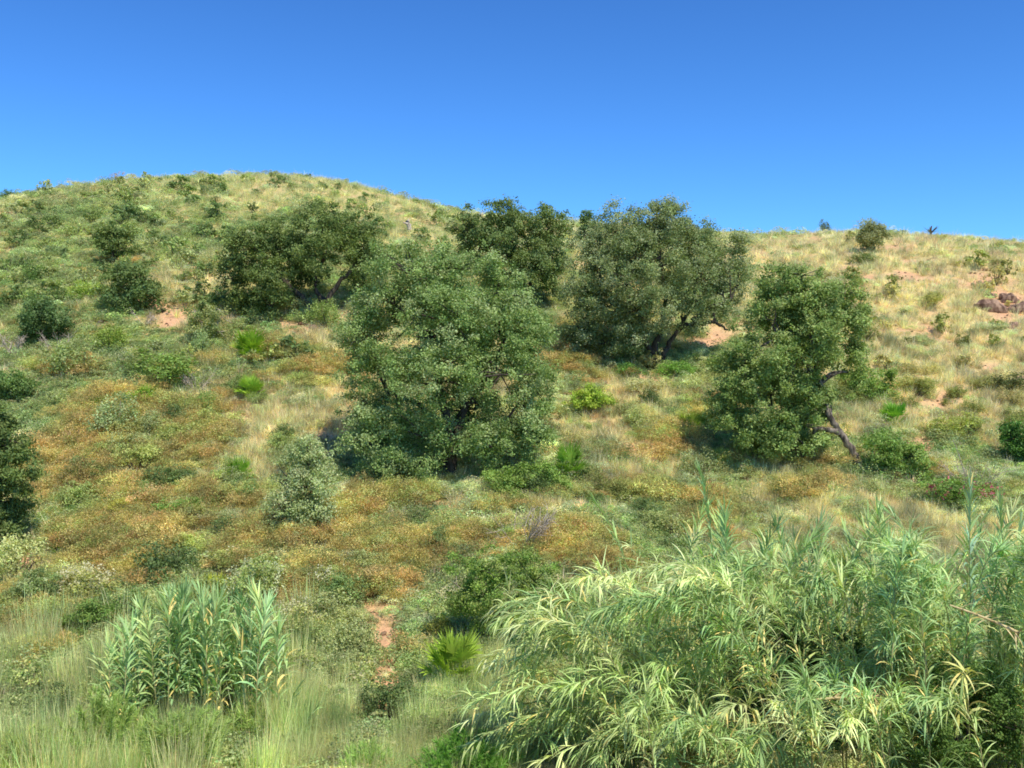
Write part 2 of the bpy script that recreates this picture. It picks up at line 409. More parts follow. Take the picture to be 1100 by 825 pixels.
scatter('dry_grass', 'straw coloured dry grass covering the hillside', 'grass', gp, Pk,
        np.stack([f*1.2, f*1.2, f*r.uniform(.5, 1.1, n)*np.clip(1.25-Y[s]/150, .7, 1)], 1), c, 1)
hp = [proto('herb_tuft', herb_proto(20+i), M_TUFT) for i in range(4)]
Pk, f, n, s = part_(1, .44); f = f*(1+.3*np.clip((py[s]-620)/80, 0, 1)*np.clip((fbm(X[s]/.7, Y[s]/.7, 2)-.4)*4, 0, 1))
c = pick([lin(136, 144, 90), lin(120, 136, 84), lin(152, 156, 94), lin(144, 148, 106), lin(106, 124, 74)], .05, r, n)
c = c*np.minimum(tone[s], 1.15)[:, None]
scatter('green_undergrowth', 'mixed green herbs and low leafy plants between the dry grass', 'undergrowth', hp, Pk,
        np.stack([f*r.uniform(.8, 1.4, n), f*r.uniform(.8, 1.4, n), f*r.uniform(.5, 1.2, n)], 1), c, 2)
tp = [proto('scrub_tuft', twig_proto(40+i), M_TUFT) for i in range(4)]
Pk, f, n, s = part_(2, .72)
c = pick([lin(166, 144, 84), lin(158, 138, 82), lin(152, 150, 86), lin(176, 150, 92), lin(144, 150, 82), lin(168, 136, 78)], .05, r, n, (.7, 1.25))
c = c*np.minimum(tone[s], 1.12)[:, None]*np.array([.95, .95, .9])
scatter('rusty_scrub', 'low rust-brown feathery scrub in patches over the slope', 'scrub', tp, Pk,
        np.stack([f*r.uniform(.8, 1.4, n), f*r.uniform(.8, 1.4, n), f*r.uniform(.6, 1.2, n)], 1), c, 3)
Pk, f, n, s = part_(3, .5)
c = pick([lin(162, 164, 124), lin(146, 154, 116), lin(176, 168, 134), lin(136, 146, 98)], .04, r, n)
c = c*tone[s][:, None]
scatter('grey_scrub', 'low grey-green scrub dotted among the grass', 'scrub', tp+hp[:1], Pk,
        np.stack([f*r.uniform(.8, 1.3, n), f*r.uniform(.8, 1.3, n), f*r.uniform(.5, 1.1, n)], 1), c, 4)
def pebble_proto(seed):
    r = np.random.default_rng(seed); mb = MB(); z = np.array([-.45, -.4, -.1, .22, .42, .46]); Pp = np.stack([z*0, z*0, z], 1)
    tube(mb, Pp, np.array([.02, .4, .6, .5, .25, .01])*r.uniform(.85, 1.15, 6), k=6); mb.V[0] *= r.uniform(.75, 1.2, mb.V[0].shape); return mb
pb_ = [proto('pebble', pebble_proto(80+i), M_TUFT) for i in range(4)]
Xs, Ys, rs = sample_points(60000, 12); _, _, ss, _ = cover(Xs, Ys); kk = rs.random(len(Xs)) < np.clip(ss-.15, 0, 1)*.55+.004
Xs, Ys = Xs[kk], Ys[kk]; n = len(Xs); sz = np.exp(rs.normal(size=n)*.5)*.045*np.clip(Ys/30, .7, 2)
scatter('loose_stones', 'small loose stones and crumbs of earth on the bare soil', 'stones', pb_, np.stack([Xs, Ys, H(Xs, Ys)+sz*.15], 1),
        np.stack([sz*1.3, sz, sz*.8], 1), pick([lin(186, 142, 112), lin(150, 112, 86), lin(190, 168, 142), lin(120, 86, 64)], .05, rs, n)*.6, 6, .5)
# tall thin grass at the foot of the slope
tg = [proto('tall_grass_tuft', grass_proto(60+i, 26, .2, .011, .22, .06), M_TUFT) for i in range(4)]
n0 = 6500
tx = r.uniform(-80, 560, n0); ty = 640+190*np.sqrt(r.random(n0))+r.random(n0)*40
X3, Y3, Z3 = ground(tx, ty)
d_ = fbm(X3/1.1, Y3/1.1, 3); ok = (d_ > .47) & (blobs(tx, ty, [(414, 720, 36, 72), (402, 790, 22, 30)]) < .3)
X3, Y3, Z3, tx = X3[ok], Y3[ok], Z3[ok], tx[ok]; n = len(X3)
c = pick([lin(140, 160, 96), lin(120, 150, 84), lin(196, 184, 130), lin(168, 172, 112)], .05, r, n)
mx_ = np.clip((fbm(X3/.9+50, Y3/.9, 2)-.45)*6, 0, 1)[:, None]; mx_ = mx_*.4; c = c*(1-mx_)+lin(196, 186, 150)*mx_; c = c*np.array([.92, .95, .95])*(.45+1.0*fbm(X3/.8, Y3/.8+7, 2))[:, None]
hh = r.uniform(.45, 1.2, n)*(.6+.7*fbm(X3/1.5+4, Y3/1.5, 2))*np.where(tx < 330, 1, .7)
scatter('tall_grass', 'tall thin green and straw grass stalks at the foot of the slope', 'grass', tg, np.stack([X3, Y3, Z3], 1),
        np.stack([hh, hh, hh], 1), c, 5, .08)

# ------------------------------------------------------------------ trees
def empty(name, loc):
    o = bpy.data.objects.new(name, None); COL.objects.link(o); o.location = loc; o.empty_display_size = .3
    return o
def make_tree(name, label, cat, base, lobes, stems, greens, leafL=.12, nl=40000, clump=.27, seed=1, gap=.0, bark=None,
              tr=.16, twigs=90, shell=.72, group=None, dense=1.0, sag=0.0):
    """lobes: (px, py, rx, ry, depth offset) foliage masses; stems: list of lists of (px, py, depth offset) trunk/limb routes"""
    r = np.random.default_rng(seed)
    B = G(*base) if not isinstance(base, np.ndarray) else base
    Yb = B[1]; mp = Yb/F
    if isinstance(base, np.ndarray): base = (550+B[0]/Yb*F, 412.5-B[2]/Yb*F)
    root = empty(name, B); tag(root, label, cat, group)
    bark = bark or M_BARK
    dz = B[2]-(412.5-base[1])/F*Yb
    LB = []
    for (x, y, rx, ry, dy) in lobes:
        c = at(x, y, Yb+dy); c[2] += dz*.0; LB.append((c-B, np.array([rx*mp, (rx+ry)*.5*mp*.95, ry*mp])))
    # stems
    tb = MB(); pts = []
    for si, st in enumerate(stems):
        Pp = [at(x, y, Yb+dy)-B for (x, y, dy) in st]
        if si == 0 or (len(st[0]) and abs(st[0][1]-base[1]) < 4): Pp[0][2] = H(Pp[0][0]+B[0], Pp[0][1]+B[1])-B[2]-.15
        Pp = np.array(Pp)
        t = np.linspace(0, len(Pp)-1, len(Pp)*5); Q = np.stack([np.interp(t, range(len(Pp)), Pp[:, k]) for k in range(3)], 1)
        for _ in range(2): Q[1:-1] = (Q[:-2]+Q[1:-1]*2+Q[2:])/4
        Q[1:-1] += r.normal(size=(len(Q)-2, 3))*tr*.18
        r0 = tr*(1 if si == 0 else .72); rr = np.linspace(r0, r0*.35, len(Q)); rr[0] *= 1.35
        tube(tb, Q, rr, k=8); pts += [(q, a) for q, a in zip(Q[3:], rr[3:])]
    PT = np.array([p[0] for p in pts])
    limb_pts = list(PT); limb_r = [p[1] for p in pts]
    for c, rad in LB:                                   # a limb into every foliage mass
        d = np.linalg.norm(PT-(c-np.array([0, 0, rad[2]*.5])), axis=1); k = d.argmin(); a = PT[k]
        mid = (a+c)/2+np.array([0, 0, .25*rad[2]])+r.normal(size=3)*.12*rad.mean()
        Q = bez(a, mid, c+r.normal(size=3)*.2*rad, 8); r0 = min(pts[k][1], tr*.55)
        tube(tb, Q, np.linspace(r0, r0*.3, 8), k=6); limb_pts += list(Q[2:]); limb_r += list(np.linspace(r0, r0*.3, 8)[2:])
    LP = np.array(limb_pts)
    # clumps
    area = np.array([(q[0]*q[2])**.9 for _, q in LB]); area /= area.sum()
    CC = []; CN = []; CR = []
    nclump = int(nl/85)
    for (c, rad), a in zip(LB, area):
        k = max(4, int(nclump*a)); d = rdir(k, r); d[:, 2] = np.where(r.random(k) < .25, abs(d[:, 2]), d[:, 2])
        rho = np.where(r.random(k) < shell, np.where(r.random(k) < .12, r.uniform(1.02, 1.2, k), r.uniform(.76, 1.05, k)), r.uniform(.2, .8, k))
        lump = 1+.34*(fbm(d[:, 0]*2.2+c[0]*3+7, d[:, 2]*2.2+d[:, 1]*2.2+c[2], 2)-.5)*2
        p = c+d*rad*(rho*lump)[:, None]
        CC.append(p); CN.append(nrm(d/rad)); CR.append(clump*np.where(rho > 1.05, r.uniform(.4, .75, k), r.uniform(.55, 1.5, k)))
    CC = np.concatenate(CC); CN = np.concatenate(CN); CR = np.concatenate(CR)
    if gap > 0:
        g = fbm(CC[:, 0]*1.3+seed, CC[:, 2]*1.3+CC[:, 1]*1.1, 2); k = g > gap; CC, CN, CR = CC[k], CN[k], CR[k]
    gz = H(CC[:, 0]+B[0], CC[:, 1]+B[1])-B[2]
    k = CC[:, 2] > gz+.05; CC, CN, CR = CC[k], CN[k], CR[k]
    for i in r.choice(len(CC), min(twigs, len(CC)), replace=False):
        d = np.linalg.norm(LP-CC[i], axis=1); k = d.argmin()
        a = LP[k]; mid = (a+CC[i])/2+r.normal(size=3)*.12*d[k]
        tube(tb, bez(a, mid, CC[i], 5), np.linspace(min(limb_r[k], .035)+.008, .006, 5), k=4)
    link('trunk', tb.mesh('trunk', [bark], True), root)
    n = int(nl*dense); w_ = CR**2; idx = r.choice(len(CC), n, p=w_/w_.sum())
    off = r.normal(size=(n, 3))*.5; off[:, 2] *= .75
    P = CC[idx]+off*CR[idx][:, None]
    P[:, 2] -= sag*np.abs(off[:, 0])*CR[idx]
    Nn = nrm(CN[idx]*.55+np.array([0, 0, .45])+rdir(n, r)*.85)
    greens = np.array(greens); cb = r.uniform(0, 1, len(CC))
    hgt = .88+.24*r.random(len(CC))
    base_c = greens[r.integers(0, len(greens), len(CC))][idx]*.65+greens[r.integers(0, len(greens), n)]*.35
    C = base_c*hgt[idx][:, None]*var_col(n, r, .78, 1.22, .04)
    mb = MB(); leaves(mb, P, Nn, leafL*r.uniform(.65, 1.3, n), leafL*.58*r.uniform(.7, 1.25, n), C, 0, r)
    link('crown', mb.mesh('crown', [M_LEAF]), root)
    return root

OAK = [lin(102, 126, 74), lin(92, 116, 66), lin(116, 138, 84), lin(130, 146, 104)]
DARK = [lin(86, 104, 58), lin(74, 94, 54), lin(100, 116, 66)]
OLIVE = [lin(130, 144, 104), lin(150, 162, 124), lin(116, 134, 88)]
BRIGHT = [lin(106, 132, 66), lin(94, 122, 60), lin(124, 146, 78)]

make_tree('evergreen_oak', 'wide spreading dark evergreen oak with forked trunk on the upper left slope', 'tree', (330, 338),
    [(268, 272, 30, 24, 0), (255, 300, 24, 26, .5), (300, 262, 34, 28, .5), (345, 244, 34, 26, 0), (384, 250, 24, 26, .4), (392, 278, 22, 26, 0),
     (352, 274, 34, 22, -.8), (290, 298, 28, 22, -.8), (285, 330, 28, 22, -.3), (262, 322, 18, 14, 0), (318, 285, 30, 30, 1)],
    [[(334, 339, 0), (328, 322, 0), (312, 308, 0), (298, 290, 0)], [(346, 322, 0), (348, 328, 0), (338, 306, 0), (345, 280, 0), (350, 260, 0)],
     [(350, 324, 0), (362, 306, 0), (378, 290, 0), (386, 265, 0)]], DARK, .12, 52000, .27, 5, tr=.19, sag=.1)
make_tree('evergreen_oak', 'large dense green oak in the middle of the slope, foliage reaching the ground', 'tree', (484, 512),
    [(440, 292, 50, 34, 0), (490, 290, 46, 32, 0), (530, 308, 36, 32, .3), (570, 360, 22, 34, .2), (385, 370, 24, 40, .1), (420, 335, 46, 36, .2), (478, 345, 52, 42, -1.2), (540, 350, 46, 40, -.3), (405, 395, 40, 34, -.2),
     (460, 405, 50, 34, -1.5), (545, 400, 44, 32, -.8), (400, 450, 38, 34, 0), (425, 492, 38, 32, -.2), (555, 445, 36, 30, 0), (500, 440, 34, 26, 1.2),
     (395, 490, 26, 26, .3), (545, 478, 30, 20, .2), (450, 465, 30, 30, -1), (575, 420, 20, 34, .2), (470, 330, 60, 50, 1.0), (500, 380, 60, 50, 1.2), (430, 505, 40, 20, -.7), (400, 470, 36, 30, -.6), (520, 480, 34, 24, -.9), (575, 470, 24, 26, -.2), (450, 490, 26, 26, -.8)],
    [[(484, 513, 0), (484, 480, 0), (478, 440, 0), (465, 400, 0), (455, 350, 0), (455, 310, 0)], [(486, 490, 0), (492, 460, 0), (510, 425, 0), (530, 395, 0), (545, 360, 0)],
     [(484, 475, 0), (470, 452, 0), (440, 430, 0), (415, 420, 0)], [(490, 480, 0), (520, 462, 0), (545, 450, 0)]],
    OAK, .088, 170000, .25, 6, tr=.2, twigs=320, gap=.3)
make_tree('evergreen_oak', 'dark evergreen oak standing behind the two largest trees below the skyline', 'tree', (560, 332),
    [(510, 245, 26, 24, 0), (540, 235, 24, 20, 0), (545, 260, 34, 28, -.5), (590, 246, 20, 24, 0), (580, 275, 26, 26, -.3), (560, 298, 36, 24, -.4), (515, 272, 26, 24, .4), (590, 300, 16, 18, 0)],
    [[(560, 332, 0), (558, 310, 0), (548, 280, 0), (540, 250, 0)], [(560, 325, 0), (572, 300, 0), (588, 265, 0)]], DARK+[lin(92, 112, 72)], .125, 34000, .27, 7, tr=.17)
make_tree('evergreen_oak', 'big rounded oak against the sky, dark shade beneath and bare low limb at right', 'tree', (703, 392),
    [(630, 272, 24, 26, .2), (668, 252, 40, 30, 0), (790, 262, 16, 16, .3), (770, 330, 22, 18, .2), (735, 335, 26, 22, -.3), (705, 245, 36, 28, 0), (745, 262, 34, 32, .3), (785, 280, 22, 32, .3), (640, 290, 34, 34, 0), (690, 290, 46, 40, -1.2),
     (745, 300, 38, 34, -.5), (650, 330, 34, 30, -.2), (695, 335, 34, 24, -1), (630, 355, 22, 22, .4), (775, 310, 24, 22, .5), (662, 366, 30, 20, .6), (720, 225, 22, 12, .2), (695, 280, 50, 46, 1.4), (645, 372, 26, 18, -.2), (680, 360, 24, 22, -.8), (620, 365, 18, 20, -.1), (800, 285, 12, 18, .3), (630, 320, 26, 26, .2)],
    [[(704, 392, 0), (702, 375, 0), (712, 350, 0), (716, 320, 0), (708, 280, 0)], [(708, 390, 0), (716, 372, 0), (735, 345, 0), (745, 320, 0), (750, 290, 0)],
     [(702, 380, 0), (690, 360, 0), (670, 335, 0), (650, 310, 0)], [(728, 352, 0), (748, 348, 0), (768, 346, 0), (782, 354, 0)], [(745, 345, 0), (762, 330, 0), (785, 322, 0)]],
    [lin(98, 114, 72), lin(88, 106, 66), lin(112, 126, 86), lin(126, 138, 106)],   .095, 115000, .26, 8, gap=.28, tr=.17, twigs=170)
make_tree('evergreen_oak', 'slanting oak with pale bent trunk leaning left, at the right of the slope', 'tree', (927, 508),
    [(897, 320, 30, 26, 0), (914, 345, 20, 28, .1), (908, 395, 22, 30, .1), (893, 436, 22, 20, .3), (862, 455, 28, 22, .3), (850, 350, 46, 50, .3), (828, 425, 44, 40, .2), (812, 400, 36, 36, 0), (865, 425, 26, 24, 0), (895, 355, 30, 40, .2), (775, 440, 18, 26, .2), (820, 475, 28, 20, 0), (850, 308, 38, 26, 0), (885, 325, 36, 34, 0), (830, 345, 40, 34, .2), (885, 365, 36, 32, -.4), (800, 385, 28, 26, .2), (850, 390, 38, 28, -.6),
     (905, 395, 22, 24, 0), (800, 420, 30, 26, 0), (845, 430, 30, 20, .4), (800, 455, 30, 24, 0), (840, 468, 32, 24, 0), (880, 430, 24, 16, .3), (862, 300, 22, 18, 0), (868, 478, 22, 16, .2), (780, 400, 16, 20, .3)],
    [[(928, 510, 0), (920, 492, 0), (908, 472, 0), (896, 456, 0), (886, 436, 0), (880, 410, 0), (872, 370, 0), (865, 330, 0)], [(900, 464, 0), (885, 462, 0), (872, 458, 0), (850, 450, .2), (830, 440, .2)],
     [(886, 420, 0), (870, 395, 0), (845, 370, 0), (830, 350, 0)], [(876, 390, 0), (890, 375, 0), (896, 350, 0)]],
    [lin(106, 128, 72), lin(94, 116, 64), lin(124, 142, 88)], .09, 105000, .21, 9, gap=.365, tr=.14, bark=M_CORK, twigs=180)
make_tree('olive_sapling', 'slender grey-green young tree left of the large central oak', 'tree', (325, 585),
    [(330, 488, 18, 22, 0), (314, 515, 24, 24, 0), (342, 520, 22, 26, .1), (306, 548, 24, 24, 0), (338, 556, 28, 24, 0), (330, 510, 20, 34, .2), (322, 572, 34, 14, -.1)],
    [[(325, 586, 0), (326, 560, 0), (330, 520, 0), (331, 480, 0)], [(326, 575, 0), (315, 550, 0), (308, 530, 0)]], OLIVE, .07, 24000, .17, 10, tr=.05, twigs=60, dense=.8)
make_tree('small_tree', 'lone small round tree on the skyline at right', 'tree', (938, 272),
    [(936, 248, 11, 9, 0), (944, 253, 9, 9, 0), (930, 256, 9, 9, 0), (938, 260, 15, 7, 0), (937, 252, 12, 10, -.3)], [[(939, 273, 0), (939, 264, 0), (938, 250, 0)]], [lin(126, 134, 98), lin(112, 122, 84)], .11, 9000, .3, 11, tr=.08, twigs=10)
make_tree('shrub_tree', 'upper of two dark round evergreens on the left slope', 'tree', (122, 284),
    [(112, 258, 14, 12, 0), (128, 260, 15, 14, 0), (120, 272, 22, 12, 0), (124, 250, 10, 8, 0)], [[(121, 285, 0), (121, 272, 0), (122, 258, 0)]], DARK, .13, 6500, .26, 12, tr=.09, twigs=20)
make_tree('shrub_tree', 'lower of two dark round evergreens on the left slope, beside bare orange soil', 'tree', (138, 336),
    [(125, 295, 18, 14, 0), (145, 300, 20, 17, 0), (130, 318, 24, 16, -.2), (155, 318, 17, 14, 0), (138, 308, 24, 20, .3)], [[(140, 337, 0), (139, 322, 0), (138, 300, 0)]], DARK+[lin(84, 108, 70)], .12, 10000, .25, 13, tr=.1, twigs=30)
make_tree('shrub_tree', 'dark round bush left of the rust scrub with a bare grey shrub in front', 'bush', (45, 370),
    [(40, 336, 22, 18, 0), (58, 348, 20, 16, 0), (34, 355, 18, 14, 0), (68, 356, 13, 12, 0), (46, 345, 24, 20, .3)], [[(46, 370, 0), (45, 356, 0), (44, 340, 0)]], [lin(74, 98, 58), lin(62, 86, 50), lin(90, 112, 70)], .11, 10000, .23, 14, tr=.08, twigs=24)
make_tree('evergreen_oak', 'dark tree cut by the left edge, casting deep shade on the slope', 'tree', (2, 590),
    [(5, 470, 24, 28, 0), (-20, 480, 30, 34, 0), (14, 505, 22, 26, -.2), (-5, 530, 30, 32, 0), (12, 555, 20, 20, .2), (-30, 540, 30, 40, 0), (-5, 450, 24, 16, 0), (0, 500, 30, 40, 1), (-10, 575, 28, 14, 0)],
    [[(0, 592, 0), (-3, 560, 0), (-6, 520, 0), (-6, 480, 0)]], DARK, .1, 26000, .21, 15, tr=.12)
make_tree('spreading_bush', 'dark green bush at the left edge above the shaded tree', 'bush', (14, 430),
    [(8, 408, 20, 11, 0), (28, 416, 16, 10, 0), (-12, 412, 20, 14, 0), (10, 420, 24, 10, 0)], [[(14, 431, 0), (12, 414, 0)]], [lin(100, 124, 72), lin(86, 110, 64)], .1, 9000, .2, 16, tr=.05, twigs=20)
make_tree('small_tree', 'pointed small tree rising between the two skyline oaks', 'tree', (628, 262),
    [(628, 234, 7, 8, 0), (626, 246, 11, 8, 0), (632, 252, 14, 9, 0)], [[(628, 262, 0), (628, 246, 0), (628, 232, 0)]], [lin(84, 108, 72), lin(72, 96, 60)], .13, 2600, .22, 17, tr=.06, twigs=6)
make_tree('pale_bush', 'grey-green open bush with bare stems below the spreading oak', 'bush', (224, 374),
    [(215, 338, 18, 14, 0), (236, 342, 18, 14, 0), (212, 358, 14, 12, 0), (240, 358, 16, 12, 0), (226, 350, 22, 14, .2)],
    [[(224, 375, 0), (220, 355, 0), (212, 336, 0)], [(225, 374, 0), (232, 352, 0), (240, 336, 0)]], [lin(120, 132, 82), lin(104, 120, 74), lin(136, 142, 96)], .09, 6000, .2, 18, tr=.04, twigs=50, bark=M_DEAD)
make_tree('round_bush', 'dark glossy round bush at the right edge of the slope', 'bush', (1092, 497),
    [(1086, 470, 12, 13, 0), (1100, 476, 16, 18, 0), (1090, 485, 12, 10, 0)], [[(1094, 498, 0), (1094, 480, 0)]], [lin(70, 104, 46), lin(58, 90, 44)], .09, 6000, .18, 19, tr=.04, twigs=12)
make_tree('leafy_bush', 'bright green bush to the right behind the slanting oak', 'bush', (932, 430),
    [(920, 405, 16, 12, 0), (940, 408, 20, 14, 0), (930, 420, 26, 10, 0), (952, 418, 12, 10, 0)], [[(932, 431, 0), (932, 412, 0)]], BRIGHT, .09, 7000, .19, 20, tr=.035, twigs=16)
make_tree('leafy_bush', 'spreading green bush at the foot of the slanting pale trunk', 'bush', (965, 515),
    [(950, 475, 22, 13, 0), (975, 490, 26, 15, 0), (945, 495, 22, 15, .2), (990, 502, 20, 10, 0)], [[(965, 516, 0), (962, 495, 0)]], BRIGHT[:2]+[lin(120, 144, 84)], .08, 9500, .18, 21, tr=.035, twigs=20)
make_tree('leafy_bush', 'bright green bush under the right side of the central oak', 'bush', (565, 535),
    [(540, 515, 22, 13, 0), (575, 512, 22, 16, 0), (560, 525, 28, 12, -.2), (598, 520, 16, 12, 0)], [[(565, 536, 0), (562, 518, 0)]], BRIGHT, .07, 8500, .16, 22, tr=.03, twigs=16)
make_tree('leafy_bush', 'yellow-green low bush in the pale grass between the two large oaks', 'bush', (635, 444),
    [(622, 430, 16, 9, 0), (645, 432, 16, 9, 0), (634, 425, 16, 9, 0)], [[(635, 445, 0), (635, 432, 0)]], [lin(140, 160, 70), lin(120, 146, 62)], .08, 4500, .16, 23, tr=.03, twigs=10)
make_tree('leafy_bush', 'low green bush in the rust scrub below the left slope', 'bush', (190, 562),
    [(180, 548, 16, 11, 0), (202, 546, 14, 11, 0), (190, 552, 22, 9, 0)], [[(190, 563, 0), (190, 550, 0)]], [lin(96, 130, 62), lin(112, 142, 74)], .06, 4500, .13, 24, tr=.02, twigs=10)
make_tree('leafy_bush', 'dense mid-green bush behind the tips of the arching reeds', 'bush', (540, 700),
    [(520, 610, 40, 24, 0), (565, 620, 40, 30, 0), (540, 645, 54, 34, -.2), (590, 655, 40, 34, 0), (505, 650, 30, 26, 0), (560, 680, 50, 24, 0)],
    [[(540, 702, 0), (540, 670, 0), (535, 630, 0)], [(545, 702, 0), (565, 660, 0)]], [lin(92, 122, 56), lin(80, 108, 52), lin(108, 132, 64), lin(124, 138, 80)], .06, 24000, .13, 25, tr=.03, twigs=50)
make_tree('leafy_bush', 'small-leaved dark green shrub at the lower left edge', 'bush', (38, 655),
    [(30, 628, 20, 14, 0), (50, 622, 16, 12, 0), (22, 642, 16, 12, 0), (44, 640, 20, 12, 0)], [[(38, 656, 0), (38, 634, 0)]], [lin(112, 130, 84), lin(88, 110, 60), lin(140, 152, 112)], .06, 6000, .12, 26, tr=.02, twigs=16)
make_tree('leafy_bush', 'rounded green shrub behind the left reed clump', 'bush', (95, 690),
    [(85, 665, 20, 14, 0), (108, 660, 18, 14, 0), (96, 676, 26, 12, 0)], [[(95, 692, 0), (95, 670, 0)]], [lin(84, 112, 54), lin(104, 128, 66)], .055, 6000, .12, 27, tr=.02, twigs=16)

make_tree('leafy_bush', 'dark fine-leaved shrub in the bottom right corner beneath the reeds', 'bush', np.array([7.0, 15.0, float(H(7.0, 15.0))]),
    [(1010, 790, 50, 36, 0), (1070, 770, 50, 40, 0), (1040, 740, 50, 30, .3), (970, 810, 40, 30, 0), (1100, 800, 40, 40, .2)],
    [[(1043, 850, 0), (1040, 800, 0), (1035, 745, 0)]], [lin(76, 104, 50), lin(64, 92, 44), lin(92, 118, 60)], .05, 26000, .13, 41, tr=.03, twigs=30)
make_tree('leafy_bush', 'dark shrub added for the shade in the gap of the reed thicket', 'bush', np.array([4.6, 18.0, float(H(4.6, 18.0))]),  # added shrub, its dark leaves stand in for shade between the reeds
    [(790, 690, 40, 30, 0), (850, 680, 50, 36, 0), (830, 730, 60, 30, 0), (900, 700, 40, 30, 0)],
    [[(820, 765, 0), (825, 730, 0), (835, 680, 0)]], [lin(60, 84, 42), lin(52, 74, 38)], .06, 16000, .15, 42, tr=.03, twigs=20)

# ------------------------------------------------------------------ smaller bushes, shared meshes
def bush_mesh(seed, n, L, greens=None, k=7, flat=1.0):
    r = np.random.default_rng(seed); mb = MB()
    cs = [np.array([r.normal()*.2, r.normal()*.2, r.uniform(.28, .6)]) for _ in range(k)]
    C0 = np.array(cs)[r.integers(0, k, n//14+2)]; d = rdir(len(C0), r)
    CC = C0+d*np.array([.24, .24, .3])*r.uniform(.75, 1.1, len(C0))[:, None]
    CC[:, 2] = np.abs(CC[:, 2])
    idx = r.integers(0, len(CC), n); P = CC[idx]+r.normal(size=(n, 3))*.05
    Nn = nrm(d[idx]*.6+rdir(n, r)*.8+np.array([0, 0, .4]))
    cb = r.uniform(.8, 1.2, len(CC))[idx][:, None]
    leaves(mb, P, Nn, L*r.uniform(.7, 1.3, n), L*.6*r.uniform(.7, 1.3, n), cb*var_col(n, r, .75, 1.25, .05), 0, r)
    for _ in range(8):
        a = rdir(1, r)[0]; a[2] = abs(a[2])+.6
        tube(mb, bez(np.array([0, 0, -.08]), a*.2, a*.42, 4), np.linspace(.02, .006, 4), k=4, m=1, C=(1, 1, 1))
    return mb.mesh('bush', [M_LEAF, M_BARK])
BUSH = [bush_mesh(100+i, 2600, .055) for i in range(4)]
LOW = [bush_mesh(200+i, 420, .12, k=5) for i in range(5)]
def put(name, me, px_, py_, wpx, hpx, label, cat, color, group=None, rz=0, dy=0):
    B = G(px_, py_); s = B[1]/F
    o = link(name, me, None, B-np.array([0, 0, .03]))
    o.scale = (wpx*s/.85, wpx*s/.85, hpx*s/.62); o.rotation_euler = (0, 0, rz); o.color = (*color, 1)
    tag(o, label, cat, group); return o
hand = [
 (36, 306, 26, 18, (88, 114, 60), 'dark green shrub alone on the left slope above the round bush'),
 (40, 180+32, 0, 0, None, None),
 (12, 216, 14, 9, (82, 106, 60), 'dark shrub on the skyline at the far left'),
 (95, 324, 30, 18, (118, 140, 62), 'yellow-green shrub just left of the lower dark evergreen'),
 (885, 252, 9, 10, (84, 96, 56), 'tiny dark bush on the skyline left of the lone round tree'),
 (390, 320, 34, 24, (96, 118, 72), 'green shrub at the right foot of the spreading left oak'),
 (352, 352, 30, 22, (116, 136, 78), 'grey-green shrub below the forked trunk of the left oak'),
 (215, 385, 24, 24, (116, 136, 92), 'pale green shrub under the open bush with bare stems'),
 (178, 412, 62, 26, (104, 128, 66), 'broad green shrub above the left patch of rust scrub'),
 (80, 404, 44, 28, (122, 138, 90), 'grey-green shrub below the dark round bush at left'),
 (118, 378, 36, 22, (112, 132, 62), 'green shrub between the round bush and the broad shrub'),
 (150, 440, 34, 18, (110, 138, 58), 'bright green shrub beside the pale standing stem'),
 (130, 470, 44, 32, (126, 142, 100), 'silvery green shrub around the foot of the pale standing stem'),
 (225, 445, 26, 18, (98, 128, 66), 'small green shrub right of the pale standing stem'),
 (925, 285, 26, 10, (96, 112, 66), 'low shrub in the shadow of the lone skyline tree'),
 (1080, 418, 34, 16, (72, 84, 48), 'dark shrub in a hollow near the right edge'),
 (1030, 470, 44, 18, (136, 148, 82), 'pale green shrub above the pink flowering bush'),
 (690, 425, 34, 13, (150, 156, 118), 'silvery low shrub below the big rounded oak'),
 (720, 404, 34, 13, (104, 140, 66), 'green shrub in front of the trunk of the big rounded oak'),
 (672, 404, 30, 12, (96, 132, 66), 'green shrub left of the trunk of the big rounded oak'),
 (812, 500, 46, 20, (112, 130, 66), 'green shrub under the low foliage of the slanting oak'),
 (745, 462, 26, 14, (128, 142, 60), 'yellow-green shrub left of the slanting oak'),
 (1000, 330, 24, 12, (132, 138, 84), 'grey shrub in the middle of the dry right slope'),
 (400, 620, 40, 22, (124, 138, 92), 'silvery shrub in the rust scrub under the central oak'),
 (245, 690, 40, 20, (118, 130, 70), 'green shrub just behind the left reed clump'),
 (470, 690, 30, 20, (112, 120, 60), 'olive green shrub right of the bare orange path'),
 (320, 735, 38, 26, (116, 132, 70), 'green shrub right of the left reed clump'),
 (720, 580, 40, 22, (128, 140, 90), 'grey shrub behind the reed thicket'),
]
for i, (a, b, w_, h_, c_, lab) in enumerate(hand):
    if c_ is None: continue
    put('shrub', BUSH[i % 4], a, b, w_, h_, lab, 'shrub', lin(*c_), None, i*1.3)
